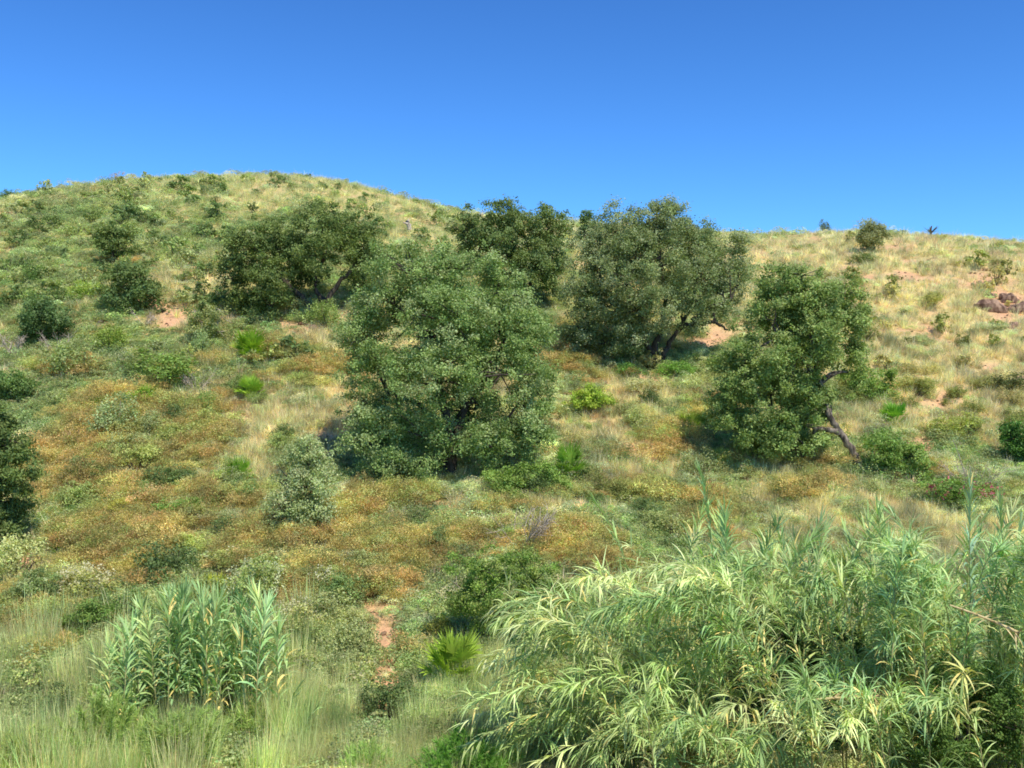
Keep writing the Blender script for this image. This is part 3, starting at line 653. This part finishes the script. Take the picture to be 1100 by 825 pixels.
# scattered small shrubs, nothing tells them apart
r = np.random.default_rng(31)
def field(n, box, sizes, pal, label, group, test=None):
    k = 0; used = []
    while k < n:
        a = r.uniform(box[0], box[1]); b = r.uniform(box[2], box[3])
        u = (a-550)/F; crest = np.interp(a, CU, CV)
        if b < crest+2 or (test and not test(a, b)) or (385 < a < 450 and 660 < b < 770): continue
        if any(abs(a-c[0]) < 9 and abs(b-c[1]) < 5 for c in used): continue
        used.append((a, b)); s = r.uniform(*sizes)
        s *= .75+.5*np.clip((b-190)/200, 0, 1)
        put('shrub', LOW[k % 5] if b < 400 else BUSH[k % 4], a, b, s, s*r.uniform(.5, .75), label, 'shrub', pal[r.integers(len(pal))]*r.uniform(.8, 1.2), group, r.uniform(0, 6)); k += 1
PG = [lin(94, 116, 70), lin(108, 128, 76), lin(122, 138, 86), lin(84, 104, 64), lin(132, 144, 100)]
field(125, (-20, 240, 190, 345), (10, 26), PG, 'small green shrub among many on the upper left slope', 'small shrubs on the upper left slope',
      lambda a, b: r.random() < 1.2-(b-190)/220)
field(40, (235, 490, 186, 270), (8, 20), PG, 'small green shrub among several on the rounded hilltop', 'small shrubs on the rounded hilltop')
for i, a in enumerate([70, 112, 152, 172, 190, 238, 262, 292, 330, 372, 404, 446, 465, 815, 842, 905, 968, 1018, 1052, 1078]):
    b = float(np.interp(a, CU, CV))+2.5; sz = r.uniform(5, 10)
    put('shrub', LOW[i % 5], a, b, sz, sz*r.uniform(.45, .75), 'small shrub breaking the skyline of the hill', 'shrub', PG[i % 5], 'small shrubs along the skyline', i)
PR = [lin(136, 142, 90), lin(116, 128, 72), lin(150, 150, 104), lin(104, 112, 64)]
field(62, (820, 1120, 250, 470), (8, 22), PR, 'small dull shrub dotted over the dry right slope', 'small shrubs on the dry right slope')
field(40, (0, 360, 370, 600), (14, 32), PG+[lin(140, 152, 92)], 'low green shrub among the rust scrub of the left slope', 'low shrubs in the rust scrub',
      lambda a, b: a > 60)
field(26, (560, 900, 395, 560), (12, 26), PG+PR, 'low shrub in the mixed scrub right of the central oak', 'low shrubs right of the central oak')
field(30, (0, 480, 600, 780), (20, 44), PG+[lin(150, 160, 110)], 'low shrub in the tangle at the foot of the slope', 'low shrubs at the foot of the slope')

# ------------------------------------------------------------------ dwarf fan palms
def fan_palm_mesh(seed, nf=26):
    r = np.random.default_rng(seed); mb = MB()
    for k in range(nf):
        a = r.uniform(0, 2*PI); el = r.uniform(.35, 1.45)
        d = np.array([math.cos(a)*math.cos(el), math.sin(a)*math.cos(el), math.sin(el)])
        Lp = r.uniform(.22, .42); tip = d*Lp
        tube(mb, np.array([[0, 0, -.03], tip*.5, tip]), [.01, .007, .006], k=4, C=(1, 1, .8))
        side = nrm(np.cross(d, [0, 0, 1.])+1e-3); nb = 13
        th = np.linspace(-1.25, 1.25, nb)
        D = np.cos(th)[:, None]*d+np.sin(th)[:, None]*side+r.normal(size=(nb, 3))*.05
        up = np.cross(side, d)
        Wv = nrm(np.cross(D, up))
        sh = r.uniform(.75, 1.2)
        strips(mb, np.tile(tip, (nb, 1)), D, Wv, r.uniform(.24, .32, nb), .036, .1, np.tile([sh, sh, sh*.9], (nb, 1))*r.uniform(.9, 1.1, (nb, 1)), seg=3)
    return mb.mesh('fan_palm', [M_LEAF])
PALM = [fan_palm_mesh(300+i) for i in range(3)]
for i, (a, b, w_, h_, c_, lab) in enumerate([
    (270, 392, 46, 34, (124, 156, 50), 'bright green fan palm clump on the left slope, above a smaller one'),
    (270, 430, 34, 22, (130, 160, 62), 'smaller fan palm below the bright green palm clump on the left slope'),
    (611, 517, 42, 38, (112, 142, 60), 'round fan palm standing on pale grass right of the central oak'),
    (960, 457, 36, 24, (104, 148, 52), 'compact green fan palm right of the slanting oak'),
    (487, 742, 78, 54, (132, 156, 66), 'large fan palm beside the bare orange path'),
    (256, 520, 34, 28, (118, 152, 58), 'fan palm left of the slender grey-green young tree'),
    (742, 470, 36, 26, (136, 156, 66), 'yellowish fan palm left of the slanting oak'),
    (232, 645, 50, 26, (150, 160, 60), 'yellow-green fan palm behind the left reed clump'),
    (160, 436, 30, 20, (118, 154, 56), 'small bright fan palm above the rust scrub'),
    (105, 444, 34, 18, (124, 152, 66), 'small fan palm left of the pale standing stem'),
    (100, 600, 34, 20, (122, 150, 58), 'small fan palm right of the shaded edge tree'),
    (70, 590, 30, 18, (118, 148, 60), 'small fan palm at the foot of the shaded edge tree'),
    (775, 500, 30, 20, (140, 158, 84), 'pale fan palm under the left side of the slanting oak')]):
    B = G(a, b); s = B[1]/F; root = empty('fan_palm', B); tag(root, lab, 'palm')
    o = link('fronds', PALM[i % 3], root); o.scale = (w_*s/1.0, w_*s/1.0, h_*s/.5); o.rotation_euler = (0, 0, i); o.color = (*(lin(*c_)*.92*np.array([.95, 1, 1.05])), 1)

# ------------------------------------------------------------------ dead wood
def dead_mesh(seed, n=9, L=1.0, spread=.7, r0=.018, sub=4):
    r = np.random.default_rng(seed); mb = MB()
    for k in range(n):
        a = r.uniform(0, 2*PI); d = nrm(np.array([math.cos(a)*spread, math.sin(a)*spread, 1.]))
        tip = d*L*r.uniform(.6, 1); mid = tip*.5+r.normal(size=3)*.08*L
        Q = bez(np.array([0, 0, -.05]), mid, tip, 7); tube(mb, Q, np.linspace(r0, r0*.3, 7), k=5)
        for j in range(sub):
            b = Q[r.integers(2, 6)]; e = b+nrm(d+r.normal(size=3)*.6)*L*r.uniform(.2, .4)
            tube(mb, bez(b, (b+e)/2+r.normal(size=3)*.03*L, e, 4), np.linspace(r0*.55, r0*.2, 4), k=4)
            for _ in range(2):
                f_ = e*.6+b*.4; g = f_+nrm(d+r.normal(size=3)*.8)*L*.16
                tube(mb, np.array([f_, (f_+g)/2, g]), [r0*.35, r0*.3, r0*.15], k=3)
    return mb.mesh('dead_branches', [M_DEAD], True)
for i, (a, b, L, n, sp, r0, lab) in enumerate([
    (14, 384, 1.4, 10, .45, .03, 'bleached bare shrub with white twigs at the left edge'),
    (60, 384, 1.3, 9, .6, .016, 'thin grey leafless shrub in front of the dark round bush'),
    (560, 600, 1.6, 14, .9, .018, 'grey leafless shrub with many bare twigs above the reed tips'),
    (515, 655, 1.0, 8, 1.1, .014, 'small bare twiggy shrub left of the green bush by the reeds'),
    (1045, 525, 1.5, 14, 1.2, .012, 'pale dry twiggy shrub above the pink flowers'),
    (212, 425, 1.3, 8, .8, .018, 'bare grey shrub between rust scrub and lower fan palm'),
    (155, 350, .9, 6, .9, .02, 'dead grey twigs at the right foot of the lower dark evergreen')]):
    B = G(a, b); o = link('dead_shrub', dead_mesh(400+i, n, L, sp, r0), None, B); tag(o, lab, 'dead shrub')
def stake(name, px_, py_, hpx, w_, lab, lean=0.0, knobs=0, cat='dead stem'):
    B = G(px_, py_); s = B[1]/F; h = hpx*s; mb = MB(); r = np.random.default_rng(int(px_))
    Q = bez(np.array([0, 0, -.1]), np.array([lean*.3, 0, h*.5]), np.array([lean, 0, h]), 9); Q[1:] += r.normal(size=(8, 3))*w_*.25
    tube(mb, Q, np.linspace(w_, w_*(.75 if knobs else .25), 9), k=7)
    for _ in range(knobs):
        q = Q[r.integers(4, 9)]; e = q+np.array([r.uniform(-1, 1)*.35, r.normal()*.15, r.uniform(.05, .3)])
        tube(mb, bez(q, (q+e)/2, e, 4), np.linspace(w_*.6, w_*.2, 4), k=5)
    o = link(name, mb.mesh(name, [M_DEAD], True), None, B); tag(o, lab, cat); return o
stake('dead_stump', 440, 251, 15, .16, 'weathered pale dead tree stump high on the hill', -.1, 5, 'stump')
stake('withered_plant', 128, 472, 42, .022, 'pale upright dry flower stem among the rust scrub', .05, 0)
stake('withered_plant', 1040, 520, 50, .025, 'reddish dry stem leaning beside the pale twiggy shrub', -.5, 0)
# spiky plant on the skyline
B = G(1000, 256); mb = MB(); rr = np.random.default_rng(5); n = 16
a_ = rr.uniform(0, 2*PI, n); D = np.stack([np.cos(a_)*.9, np.sin(a_)*.6, rr.uniform(.2, .9, n)], 1)
strips(mb, np.zeros((n, 3)), D, nrm(np.cross(D, [0, 0, 1.])), rr.uniform(.5, .95, n), .13, .02, np.tile(lin(70, 74, 62), (n, 1)), seg=3)
tube(mb, np.array([[0, 0, -.6], [.0, 0, .3], [.05, 0, .5]]), [.08, .06, .05], C=lin(80, 74, 60))
o = link('spiky_plant', mb.mesh('spiky_plant', [M_LEAF]), None, B+np.array([0, 0, .4])); tag(o, 'small dark spiky plant outlined against the sky at right', 'plant')

# ------------------------------------------------------------------ rocks in the eroded bank at right
def rock_mesh(seed):
    r = np.random.default_rng(seed)
    import bmesh
    bm = bmesh.new(); bmesh.ops.create_icosphere(bm, subdivisions=3, radius=.5)
    for v in bm.verts:
        c = v.co; q = np.array(c)
        f_ = 1+.5*(fbm(q[0]*2+seed*3, q[1]*2+q[2]*2.3, 3)-.5)*2
        c.x *= f_*1.2; c.y *= f_; c.z *= f_*.65
        c.z = round(c.z*7)/7*.6+c.z*.4
    me = bpy.data.meshes.new('rock'); bm.to_mesh(me); bm.free(); me.materials.append(M_ROCK); return me
RK = [rock_mesh(i) for i in range(4)]
for i, (a, b, s_, lab) in enumerate([(1066, 333, 26, 'largest reddish rock of the eroded bank at the right edge'), (1082, 322, 20, 'squat reddish rock above the largest one in the right bank'),
    (1096, 336, 22, 'reddish rock cut by the right edge of the eroded bank'), (1064, 318, 9, 'small knobbly rock on top of the eroded bank'),
    (1090, 352, 14, 'lowest rock at the foot of the eroded bank'), (498, 566, 9, 'small brown stone below the central oak'),
    (75, 385, 10, 'pinkish stone by the grey leafless shrub'), (88, 392, 8, 'pinkish stone just right of another below the round bush'), (335, 352, 9, 'pale stone on bare soil under the left oak'), (1098, 408, 16, 'rounded brown rock at the right edge beside the dark hollow shrub')]):
    B = G(a, b); s = B[1]/F*s_; o = link('rock', RK[i % 4], None, B+np.array([0, .1*s, .06*s])); o.scale = (s, s*.9, s*1.35); o.rotation_euler = (0, 0, i*1.1); tag(o, lab, 'rock')

# ------------------------------------------------------------------ flowering bushes
def flower_bush(px_, py_, wpx, hpx, lab, green, petal, nfl, seed, fs=.05, name='flowering_shrub', spike=False):
    B = G(px_, py_); s = B[1]/F; root = empty(name, B); tag(root, lab, 'shrub'); r = np.random.default_rng(seed)
    f_ = link('foliage', BUSH[seed % 4], root); f_.scale = (wpx*s/.85, wpx*s/.85, hpx*s/.85); f_.color = (*lin(*green), 1)
    mb = MB(); d = rdir(nfl, r); d[:, 2] = abs(d[:, 2]); P = d*np.array([wpx*s*.5, wpx*s*.5, hpx*s*.55])*r.uniform(.8, 1.15, nfl)[:, None]+np.array([0, 0, hpx*s*.4])
    m = 7; PP = np.repeat(P, m, 0)+r.normal(size=(nfl*m, 3))*np.array([1, 1, 2.2 if spike else 1])*fs*.6
    C = np.tile(lin(*petal), (nfl*m, 1))*r.uniform(.75, 1.15, (nfl*m, 1))
    leaves(mb, PP, nrm(rdir(nfl*m, r)+np.repeat(d, m, 0)*.6), fs, fs*.8, C, 0, r)
    link('blossom', mb.mesh('blossom', [M_PETAL]), root); return root
flower_bush(1022, 540, 52, 30, 'green bush with pink blossoms behind the reeds at right', (96, 124, 62), (224, 120, 140), 42, 61, .07, 'oleander')
flower_bush(1062, 540, 30, 20, 'smaller pink blossomed bush right of the other pink one', (104, 126, 66), (206, 110, 120), 16, 62, .07, 'oleander')
flower_bush(90, 640, 62, 34, 'shrub covered in pale cream plumes beside the lower left dark shrub', (128, 136, 80), (222, 214, 168), 150, 63, .06, spike=True)
flower_bush(275, 660, 60, 60, 'shrub with cream flower heads above the left reed clump', (128, 144, 88), (214, 216, 168), 130, 64, .055, spike=True)
flower_bush(250, 612, 34, 22, 'small cream flowering shrub in the rust scrub', (132, 144, 84), (216, 212, 160), 50, 65, .05, spike=True)
flower_bush(350, 640, 40, 26, 'cream flowering shrub right of the slender young tree', (134, 146, 92), (220, 216, 176), 60, 66, .05, spike=True)
flower_bush(318, 690, 50, 46, 'tall pale flowering shrub right behind the left reed clump', (140, 148, 96), (220, 212, 170), 110, 67, .05, spike=True)
flower_bush(130, 555, 34, 20, 'small pale yellow flowering shrub amid rust scrub at left', (146, 150, 74), (216, 210, 140), 44, 68, .045, spike=True)

# ------------------------------------------------------------------ feathery green plants, bottom left
def feathery(px_, py_, wpx, hpx, lab, col_, seed, n=2600):
    B = G(px_, py_); s = B[1]/F; r = np.random.default_rng(seed); root = empty('feathery_bush', B); tag(root, lab, 'bush')
    W_, H_ = wpx*s, hpx*s; tb = MB(); mb = MB()
    S = []; D = []
    for k in range(60):
        a = r.uniform(0, 2*PI); q = math.sqrt(r.random()); e = np.array([math.cos(a)*q*W_*.5, math.sin(a)*q*W_*.5, H_*(1-.45*q*q)*r.uniform(.75, 1.05)])
        b0 = np.array([e[0]*.3, e[1]*.3, -.05]); Q = bez(b0, (b0+e)/2+np.array([0, 0, .15*H_]), e, 7)
        tube(tb, Q, np.linspace(.012, .004, 7), k=4)
        t = r.uniform(.25, 1, n//60); i = np.clip((t*6).astype(int), 0, 5); fr = t*6-i
        pts = Q[i]*(1-fr[:, None])+Q[np.minimum(i+1, 6)]*fr[:, None]
        S.append(pts); D.append(nrm(Q[np.minimum(i+1, 6)]-Q[i])+r.normal(size=(len(t), 3))*.55)
    S = np.concatenate(S); D = np.concatenate(D); m = len(S)
    Wv = nrm(np.cross(D, rdir(m, r)))
    strips(mb, S, D, Wv, r.uniform(.08, .18, m), r.uniform(.008, .018, m), .06, np.tile(lin(*col_), (m, 1))*var_col(m, r, .75, 1.3, .05), seg=2)
    link('stems', tb.mesh('stems', [M_STEM]), root); link('sprays', mb.mesh('sprays', [M_LEAF]), root)
feathery(110, 822, 120, 92, 'soft feathery green bush in the bottom left, in front of the reeds', (118, 142, 78), 71, 9000)
feathery(195, 830, 110, 74, 'feathery green bush right under the left reed clump', (120, 142, 82), 72, 8000)
feathery(30, 840, 90, 70, 'feathery grey-green bush in the bottom left corner', (132, 150, 92), 73, 6000)
feathery(500, 845, 120, 64, 'fine-leaved green bush at the bottom edge beside the arching reeds', (96, 136, 62), 74, 9000)
feathery(395, 835, 60, 40, 'small feathery plant at the bottom edge below the orange path', (120, 150, 80), 75, 2500)
feathery(270, 800, 60, 44, 'feathery plant at the right foot of the left reed clump', (126, 150, 84), 76, 2500)

# ------------------------------------------------------------------ giant reeds
def cane(parent, P0, P2, arch, style, r, pal, leafL=.5, leafW=.05):
    P0 = np.asarray(P0, float); P2 = np.asarray(P2, float); hz = P2-P0
    if style == 'arch': P1 = P0+np.array([hz[0]*.22, hz[1]*.22, hz[2]+(.1+.5*arch)*np.hypot(hz[0], hz[1])])
    else: P1 = P0+np.array([hz[0]*.25, hz[1]*.25, hz[2]*(.75+arch)+arch*np.hypot(hz[0], hz[1])])
    Q = bez(P0, P1, P2, 16); Q[1:-1] += r.normal(size=(14, 3))*.008
    o = P0.copy(); Ql = Q-o
    st = MB(); tube(st, Ql, np.linspace(.013, .004, 16), k=5)
    L_ = np.linalg.norm(np.diff(Q, axis=0), axis=1).sum()
    mb = MB(); pal = np.array(pal)
    cb = pal[r.integers(len(pal))]*r.uniform(.85, 1.15)
    T = nrm(np.gradient(Ql, axis=0))
    def leafset(t, D, LL, WW, dr, seg=4):
        i = np.clip((t*15).astype(int), 0, 14); fr = (t*15-i)[:, None]; S = Ql[i]*(1-fr)+Ql[i+1]*fr
        tt = T[i]; d = D(tt, len(t)); Wv = nrm(np.cross(d, [0, 0, 1.])+r.normal(size=(len(t), 3))*.35)
        C = cb*var_col(len(t), r, .8, 1.25, .04)
        dry = (r.random(len(t)) < .05) | ((t < .4) & (r.random(len(t)) < .12)); C[dry] = lin(196, 180, 116)
        strips(mb, S, d, Wv, LL, WW, dr, C, seg=seg)
    az = r.uniform(0, PI)
    if style == 'upright':
        n = int(L_/.072); t = np.linspace(.22, .985, n)
        sg = np.where(np.arange(n) % 2 == 0, 1., -1.); aa = az+r.normal(size=n)*.35
        side = np.stack([np.cos(aa)*sg, np.sin(aa)*sg, 0*aa], 1)
        up = (.9+1.5*t**3)[:, None]
        leafset(t, lambda tt, k: nrm(tt*up+side*.75), leafL*r.uniform(.75, 1.15, n)*(1-.25*t**4), leafW*r.uniform(.8, 1.15, n)*(1-.4*t**4), (.38-.33*t**4)*r.uniform(.5, 1.5, n))
        k = 4; leafset(np.full(k, .99), lambda tt, kk: nrm(tt*2.2+r.normal(size=(k, 3))*.25), leafL*r.uniform(.6, .9, k), leafW*.6, .03)
    else:
        n = int(L_/.034); t = np.clip(1-.78*r.random(n)**1.15, 0, .99)
        aa = r.uniform(0, 2*PI, n)
        side = np.stack([np.cos(aa), np.sin(aa), .25*np.sin(aa*3)], 1)
        leafset(t, lambda tt, k: nrm(tt*.9+side*.7), leafL*.95*r.uniform(.6, 1.15, n), leafW*.8*r.uniform(.7, 1.2, n), r.uniform(.12, .45, n))
        # side shoots with fans of fine leaves
        for _ in range(int(L_*2.2)):
            tq = r.uniform(.45, .97); i = int(tq*15); b = Ql[i]; d0 = nrm(T[i]+r.normal(size=3)*.6); e = b+d0*r.uniform(.2, .45)
            mk = 9; tt = r.uniform(.2, 1, mk)[:, None]; S = b*(1-tt)+e*tt
            D = nrm(d0+r.normal(size=(mk, 3))*.55); C = cb*var_col(mk, r, .85, 1.3, .04)
            strips(mb, S, D, nrm(np.cross(D, [0, 0, 1.])+r.normal(size=(mk, 3))*.3), r.uniform(.25, .45, mk), r.uniform(.018, .03, mk), r.uniform(.12, .4, mk), C, seg=4)
            tube(st, np.array([b, (b+e)/2, e]), [.005, .004, .002], k=3)
    if parent is not None: stem = link('cane', st.mesh('cane', [M_STEM], True), parent); stem.location = o-np.array(parent.location)
    else: stem = link('giant_reed', st.mesh('cane', [M_STEM], True), None, o)
    lf = link('leaves', mb.mesh('leaves', [M_REED]), stem)
    return stem
BLUE = [lin(128, 156, 104), lin(114, 144, 98), lin(142, 166, 114)]
YEL = [lin(146, 166, 108), lin(134, 156, 98), lin(166, 178, 126), lin(122, 148, 94)]
def clump(label, n, seed, tipf, basef, style, pal, group=None, leafL=.5, leafW=.05, arch=(0, .15), anchor=None):
    r = np.random.default_rng(seed)
    A = G(*anchor); root = empty('reed_clump', A); tag(root, label, 'reeds', group)
    for k in range(n):
        tx_, ty_, tY = tipf(r, k); T_ = at(tx_, ty_, tY)
        bx, by = basef(r, T_); P0 = np.array([bx, by, float(H(bx, by))-.05])
        st = style if isinstance(style, str) else style[0 if r.random() < style[2] else 1]
        cane(root, P0, T_, r.uniform(*arch), st, r, pal, leafL, leafW)
    return root
# left clump
def topl(x): return np.interp(x, [100, 130, 160, 200, 240, 270, 300], [700, 668, 650, 638, 645, 640, 655])
clump('upright clump of blue-green reeds at the lower left', 110, 81,
      lambda r, k: (lambda x: (x, topl(x)-4+r.uniform(0, 1)**1.2*85, 18.2+r.uniform(-.5, .9)))(r.uniform(110, 300)),
      lambda r, T: (T[0]+r.normal()*.2+(.25 if T[0] < -6.3 else 0), T[1]+r.normal()*.25), 'upright', BLUE+BLUE+YEL[:1], leafL=.5, leafW=.05, arch=(0, .12), anchor=(210, 775))
# right thicket
def topr(x): return np.interp(x, [660, 700, 760, 800, 860, 900, 960, 1000, 1040, 1100, 1200], [610, 565, 535, 570, 560, 560, 548, 560, 535, 545, 540])
def tier(a, b): return float(fbm(a/62+4, b/40+9, 2))
def blob_tip(xs, ys, Ys):
    def f(r, k):
        while True:
            a, b, c = r.uniform(*xs), r.uniform(*ys), r.uniform(*Ys)
            if tier(a, b) > .49: return a, b, c
    return f
def gap_tip(xs, ys, Ys):
    def f(r, k):
        while True:
            a, b, c = r.uniform(*xs), r.uniform(*ys), r.uniform(*Ys)
            if ((a-835)/105)**2+((b-668)/46)**2 > 1 and tier(a, b) > .42: return a, b, c
    return f
clump('back row of tall upright blue-green reeds in the right thicket', 72, 82,
      lambda r, k: (lambda x: (x, topr(x)+r.uniform(0, 1)**1.3*85, r.uniform(17.6, 19.6)))(r.uniform(745, 1150)),
      lambda r, T: (T[0]+r.normal()*.5, T[1]+r.normal()*.4), 'upright', BLUE+YEL+YEL, leafL=.52, leafW=.048, arch=(0, .1), anchor=(930, 760))
clump('middle of the right thicket where pale green reed fans arch over dark shade', 64, 83,
      gap_tip((700, 1000), (590, 730), (15.6, 17.4)), lambda r, T: (T[0]+r.uniform(.2, 1.1), T[1]+r.uniform(.1, .9)), ('upright', 'arch', .35), YEL+BLUE[:1], arch=(.1, .35), anchor=(860, 800), leafL=.46, leafW=.038)
clump('arching yellow-green reeds spilling left out of the thicket', 62, 84,
      lambda r, k: (lambda y: (np.interp(y, [600, 640, 700, 760, 820], [620, 545, 520, 490, 500])+r.random()**1.3*190, y, r.uniform(14.6, 17.2)))(r.uniform(605, 830)),
      lambda r, T: (T[0]+r.uniform(1.6, 3.6), T[1]+r.uniform(-.1, .9)), 'arch', YEL, arch=(.25, .6), anchor=(720, 815), leafL=.44, leafW=.034)
clump('tangled reeds filling the right edge of the thicket', 58, 85,
      blob_tip((960, 1140), (585, 760), (14.4, 17.2)), lambda r, T: (T[0]+r.uniform(-.5, .8), T[1]+r.uniform(-.1, .8)), ('upright', 'arch', .4), YEL+BLUE, arch=(.1, .4), anchor=(1060, 815), leafL=.44, leafW=.034)
clump('lowest reeds at the front of the thicket along the bottom edge', 52, 86,
      blob_tip((640, 1040), (715, 850), (13.4, 15.2)), lambda r, T: (T[0]+r.uniform(.1, 1.2), T[1]+r.uniform(.2, 1.0)), ('upright', 'arch', .3), YEL+BLUE[:1], arch=(.2, .55), anchor=(820, 822), leafL=.42, leafW=.034)
r = np.random.default_rng(90)
for (tx_, ty_, tY, bx, by, ar, sty, pal, lab) in [
    (640, 540, 17.2, 2.6, 17.4, .0, 'upright', YEL, 'single reed leaning left out of the top of the thicket'),
    (752, 508, 17.6, 3.8, 17.8, .05, 'upright', BLUE, 'tallest reed tip rising above the left part of the thicket'),
    (1042, 520, 17.0, 8.0, 17.2, .0, 'upright', [lin(120, 152, 124)], 'stout blue-green reed standing above the right part of the thicket'),
    (530, 655, 16.2, 2.6, 16.6, .5, 'arch', YEL, 'long arching reed reaching farthest left over the green bush'),
    (318, 742, 17.6, -4.1, 17.6, .0, 'upright', BLUE, 'short separate reed right of the left clump'),
    (336, 765, 17.2, -3.7, 17.2, .0, 'upright', YEL, 'small pale reed beside the short separate one'),
    (100, 700, 18.0, -7.3, 18.0, .0, 'upright', YEL, 'pale reed tip at the left side of the left clump'),
    (1030, 770, 14.2, 6.9, 14.8, .9, 'upright', [lin(190, 192, 124)], 'reed top with drying cream leaves hanging low at the right')]:
    T_ = at(tx_, ty_, tY); P0 = np.array([bx, by, float(H(bx, by))-.05])
    sr = cane(None, P0, T_, ar, sty, r, pal, .42, .045); tag(sr, lab, 'reed')
# dry broken canes lying in the thicket
for (a, b, lab) in [((845, 755, 14.3), (945, 748, 14.2), 'dry broken tan cane lying across the front of the thicket'), ((1020, 650, 14.6), (1095, 680, 14.4), 'dry tan cane slanting down at the right edge of the thicket')]:
    A_, B_ = at(*a), at(*b); mb = MB(); tube(mb, bez(A_-A_, (B_-A_)/2+np.array([0, 0, .04]), B_-A_, 9), np.linspace(.014, .026, 9), k=6)
    rr = np.random.default_rng(4); n = 26; t = rr.random((n, 1)); S = (B_-A_)*t; D = nrm((B_-A_)[None]*.6+rr.normal(size=(n, 3))*.5)
    strips(mb, S, D, nrm(np.cross(D, [0, 0, 1.])), .28, .025, .15, np.tile([1., 1, 1], (n, 1)), seg=3)
    m_ = bpy.data.materials.get('dry_cane') or bark_mat('dry_cane', tuple(lin(170, 150, 100)), tuple(lin(214, 194, 140)), 6)
    o = link('dry_cane', mb.mesh('dry_cane', [m_]), None, A_); tag(o, lab, 'cane')

# ------------------------------------------------------------------ camera, sun, sky
cam = bpy.data.cameras.new('camera'); co = bpy.data.objects.new('camera', cam); COL.objects.link(co)
cam.sensor_width = 36; cam.lens = 36*F/1100; cam.clip_end = 4000; co.location = (0, 0, 0); co.rotation_euler = (PI/2, 0, 0)
scene.camera = co
EL = math.radians(57); AZ = math.radians(148)     # azimuth clockwise from +Y: the sun stands to the right and a little behind
sd = np.array([math.sin(AZ)*math.cos(EL), math.cos(AZ)*math.cos(EL), math.sin(EL)])
sun = bpy.data.lights.new('sun', 'SUN'); sun.energy = 5.0; sun.angle = math.radians(.53); sun.color = (1, .95, .82)
so_ = bpy.data.objects.new('sun', sun); COL.objects.link(so_)
from mathutils import Vector
so_.rotation_euler = Vector(sd).to_track_quat('Z', 'Y').to_euler()
wd = bpy.data.worlds.new('World'); scene.world = wd; wd.use_nodes = True
nt = wd.node_tree; bg = nt.nodes['Background']; sk = nt.nodes.new('ShaderNodeTexSky'); sk.sky_type = 'NISHITA'; sk.sun_disc = False
sk.sun_elevation = EL; sk.sun_rotation = AZ; sk.air_density = 1.0; sk.dust_density = .3; sk.ozone_density = 2.0; sk.altitude = 200
pre = nt.nodes.new('ShaderNodeVectorMath'); pre.operation = 'SCALE'; pre.inputs['Scale'].default_value = .12
gm = nt.nodes.new('ShaderNodeGamma'); gm.inputs[1].default_value = 1.42
tint = nt.nodes.new('ShaderNodeVectorMath'); tint.operation = 'MULTIPLY'; tint.inputs[1].default_value = (.78/.12, 1.45/.12, 2.05/.12)
nt.links.new(sk.outputs[0], pre.inputs[0]); nt.links.new(pre.outputs[0], gm.inputs[0]); nt.links.new(gm.outputs[0], tint.inputs[0]); nt.links.new(tint.outputs[0], bg.inputs[0]); bg.inputs[1].default_value = .12
scene.cycles.filter_width = 1.75; scene.cycles.max_bounces = 5; scene.cycles.diffuse_bounces = 3; scene.cycles.transmission_bounces = 4; scene.cycles.glossy_bounces = 1
scene.view_settings.view_transform = 'Standard'; scene.view_settings.look = 'None'; scene.view_settings.exposure = 0
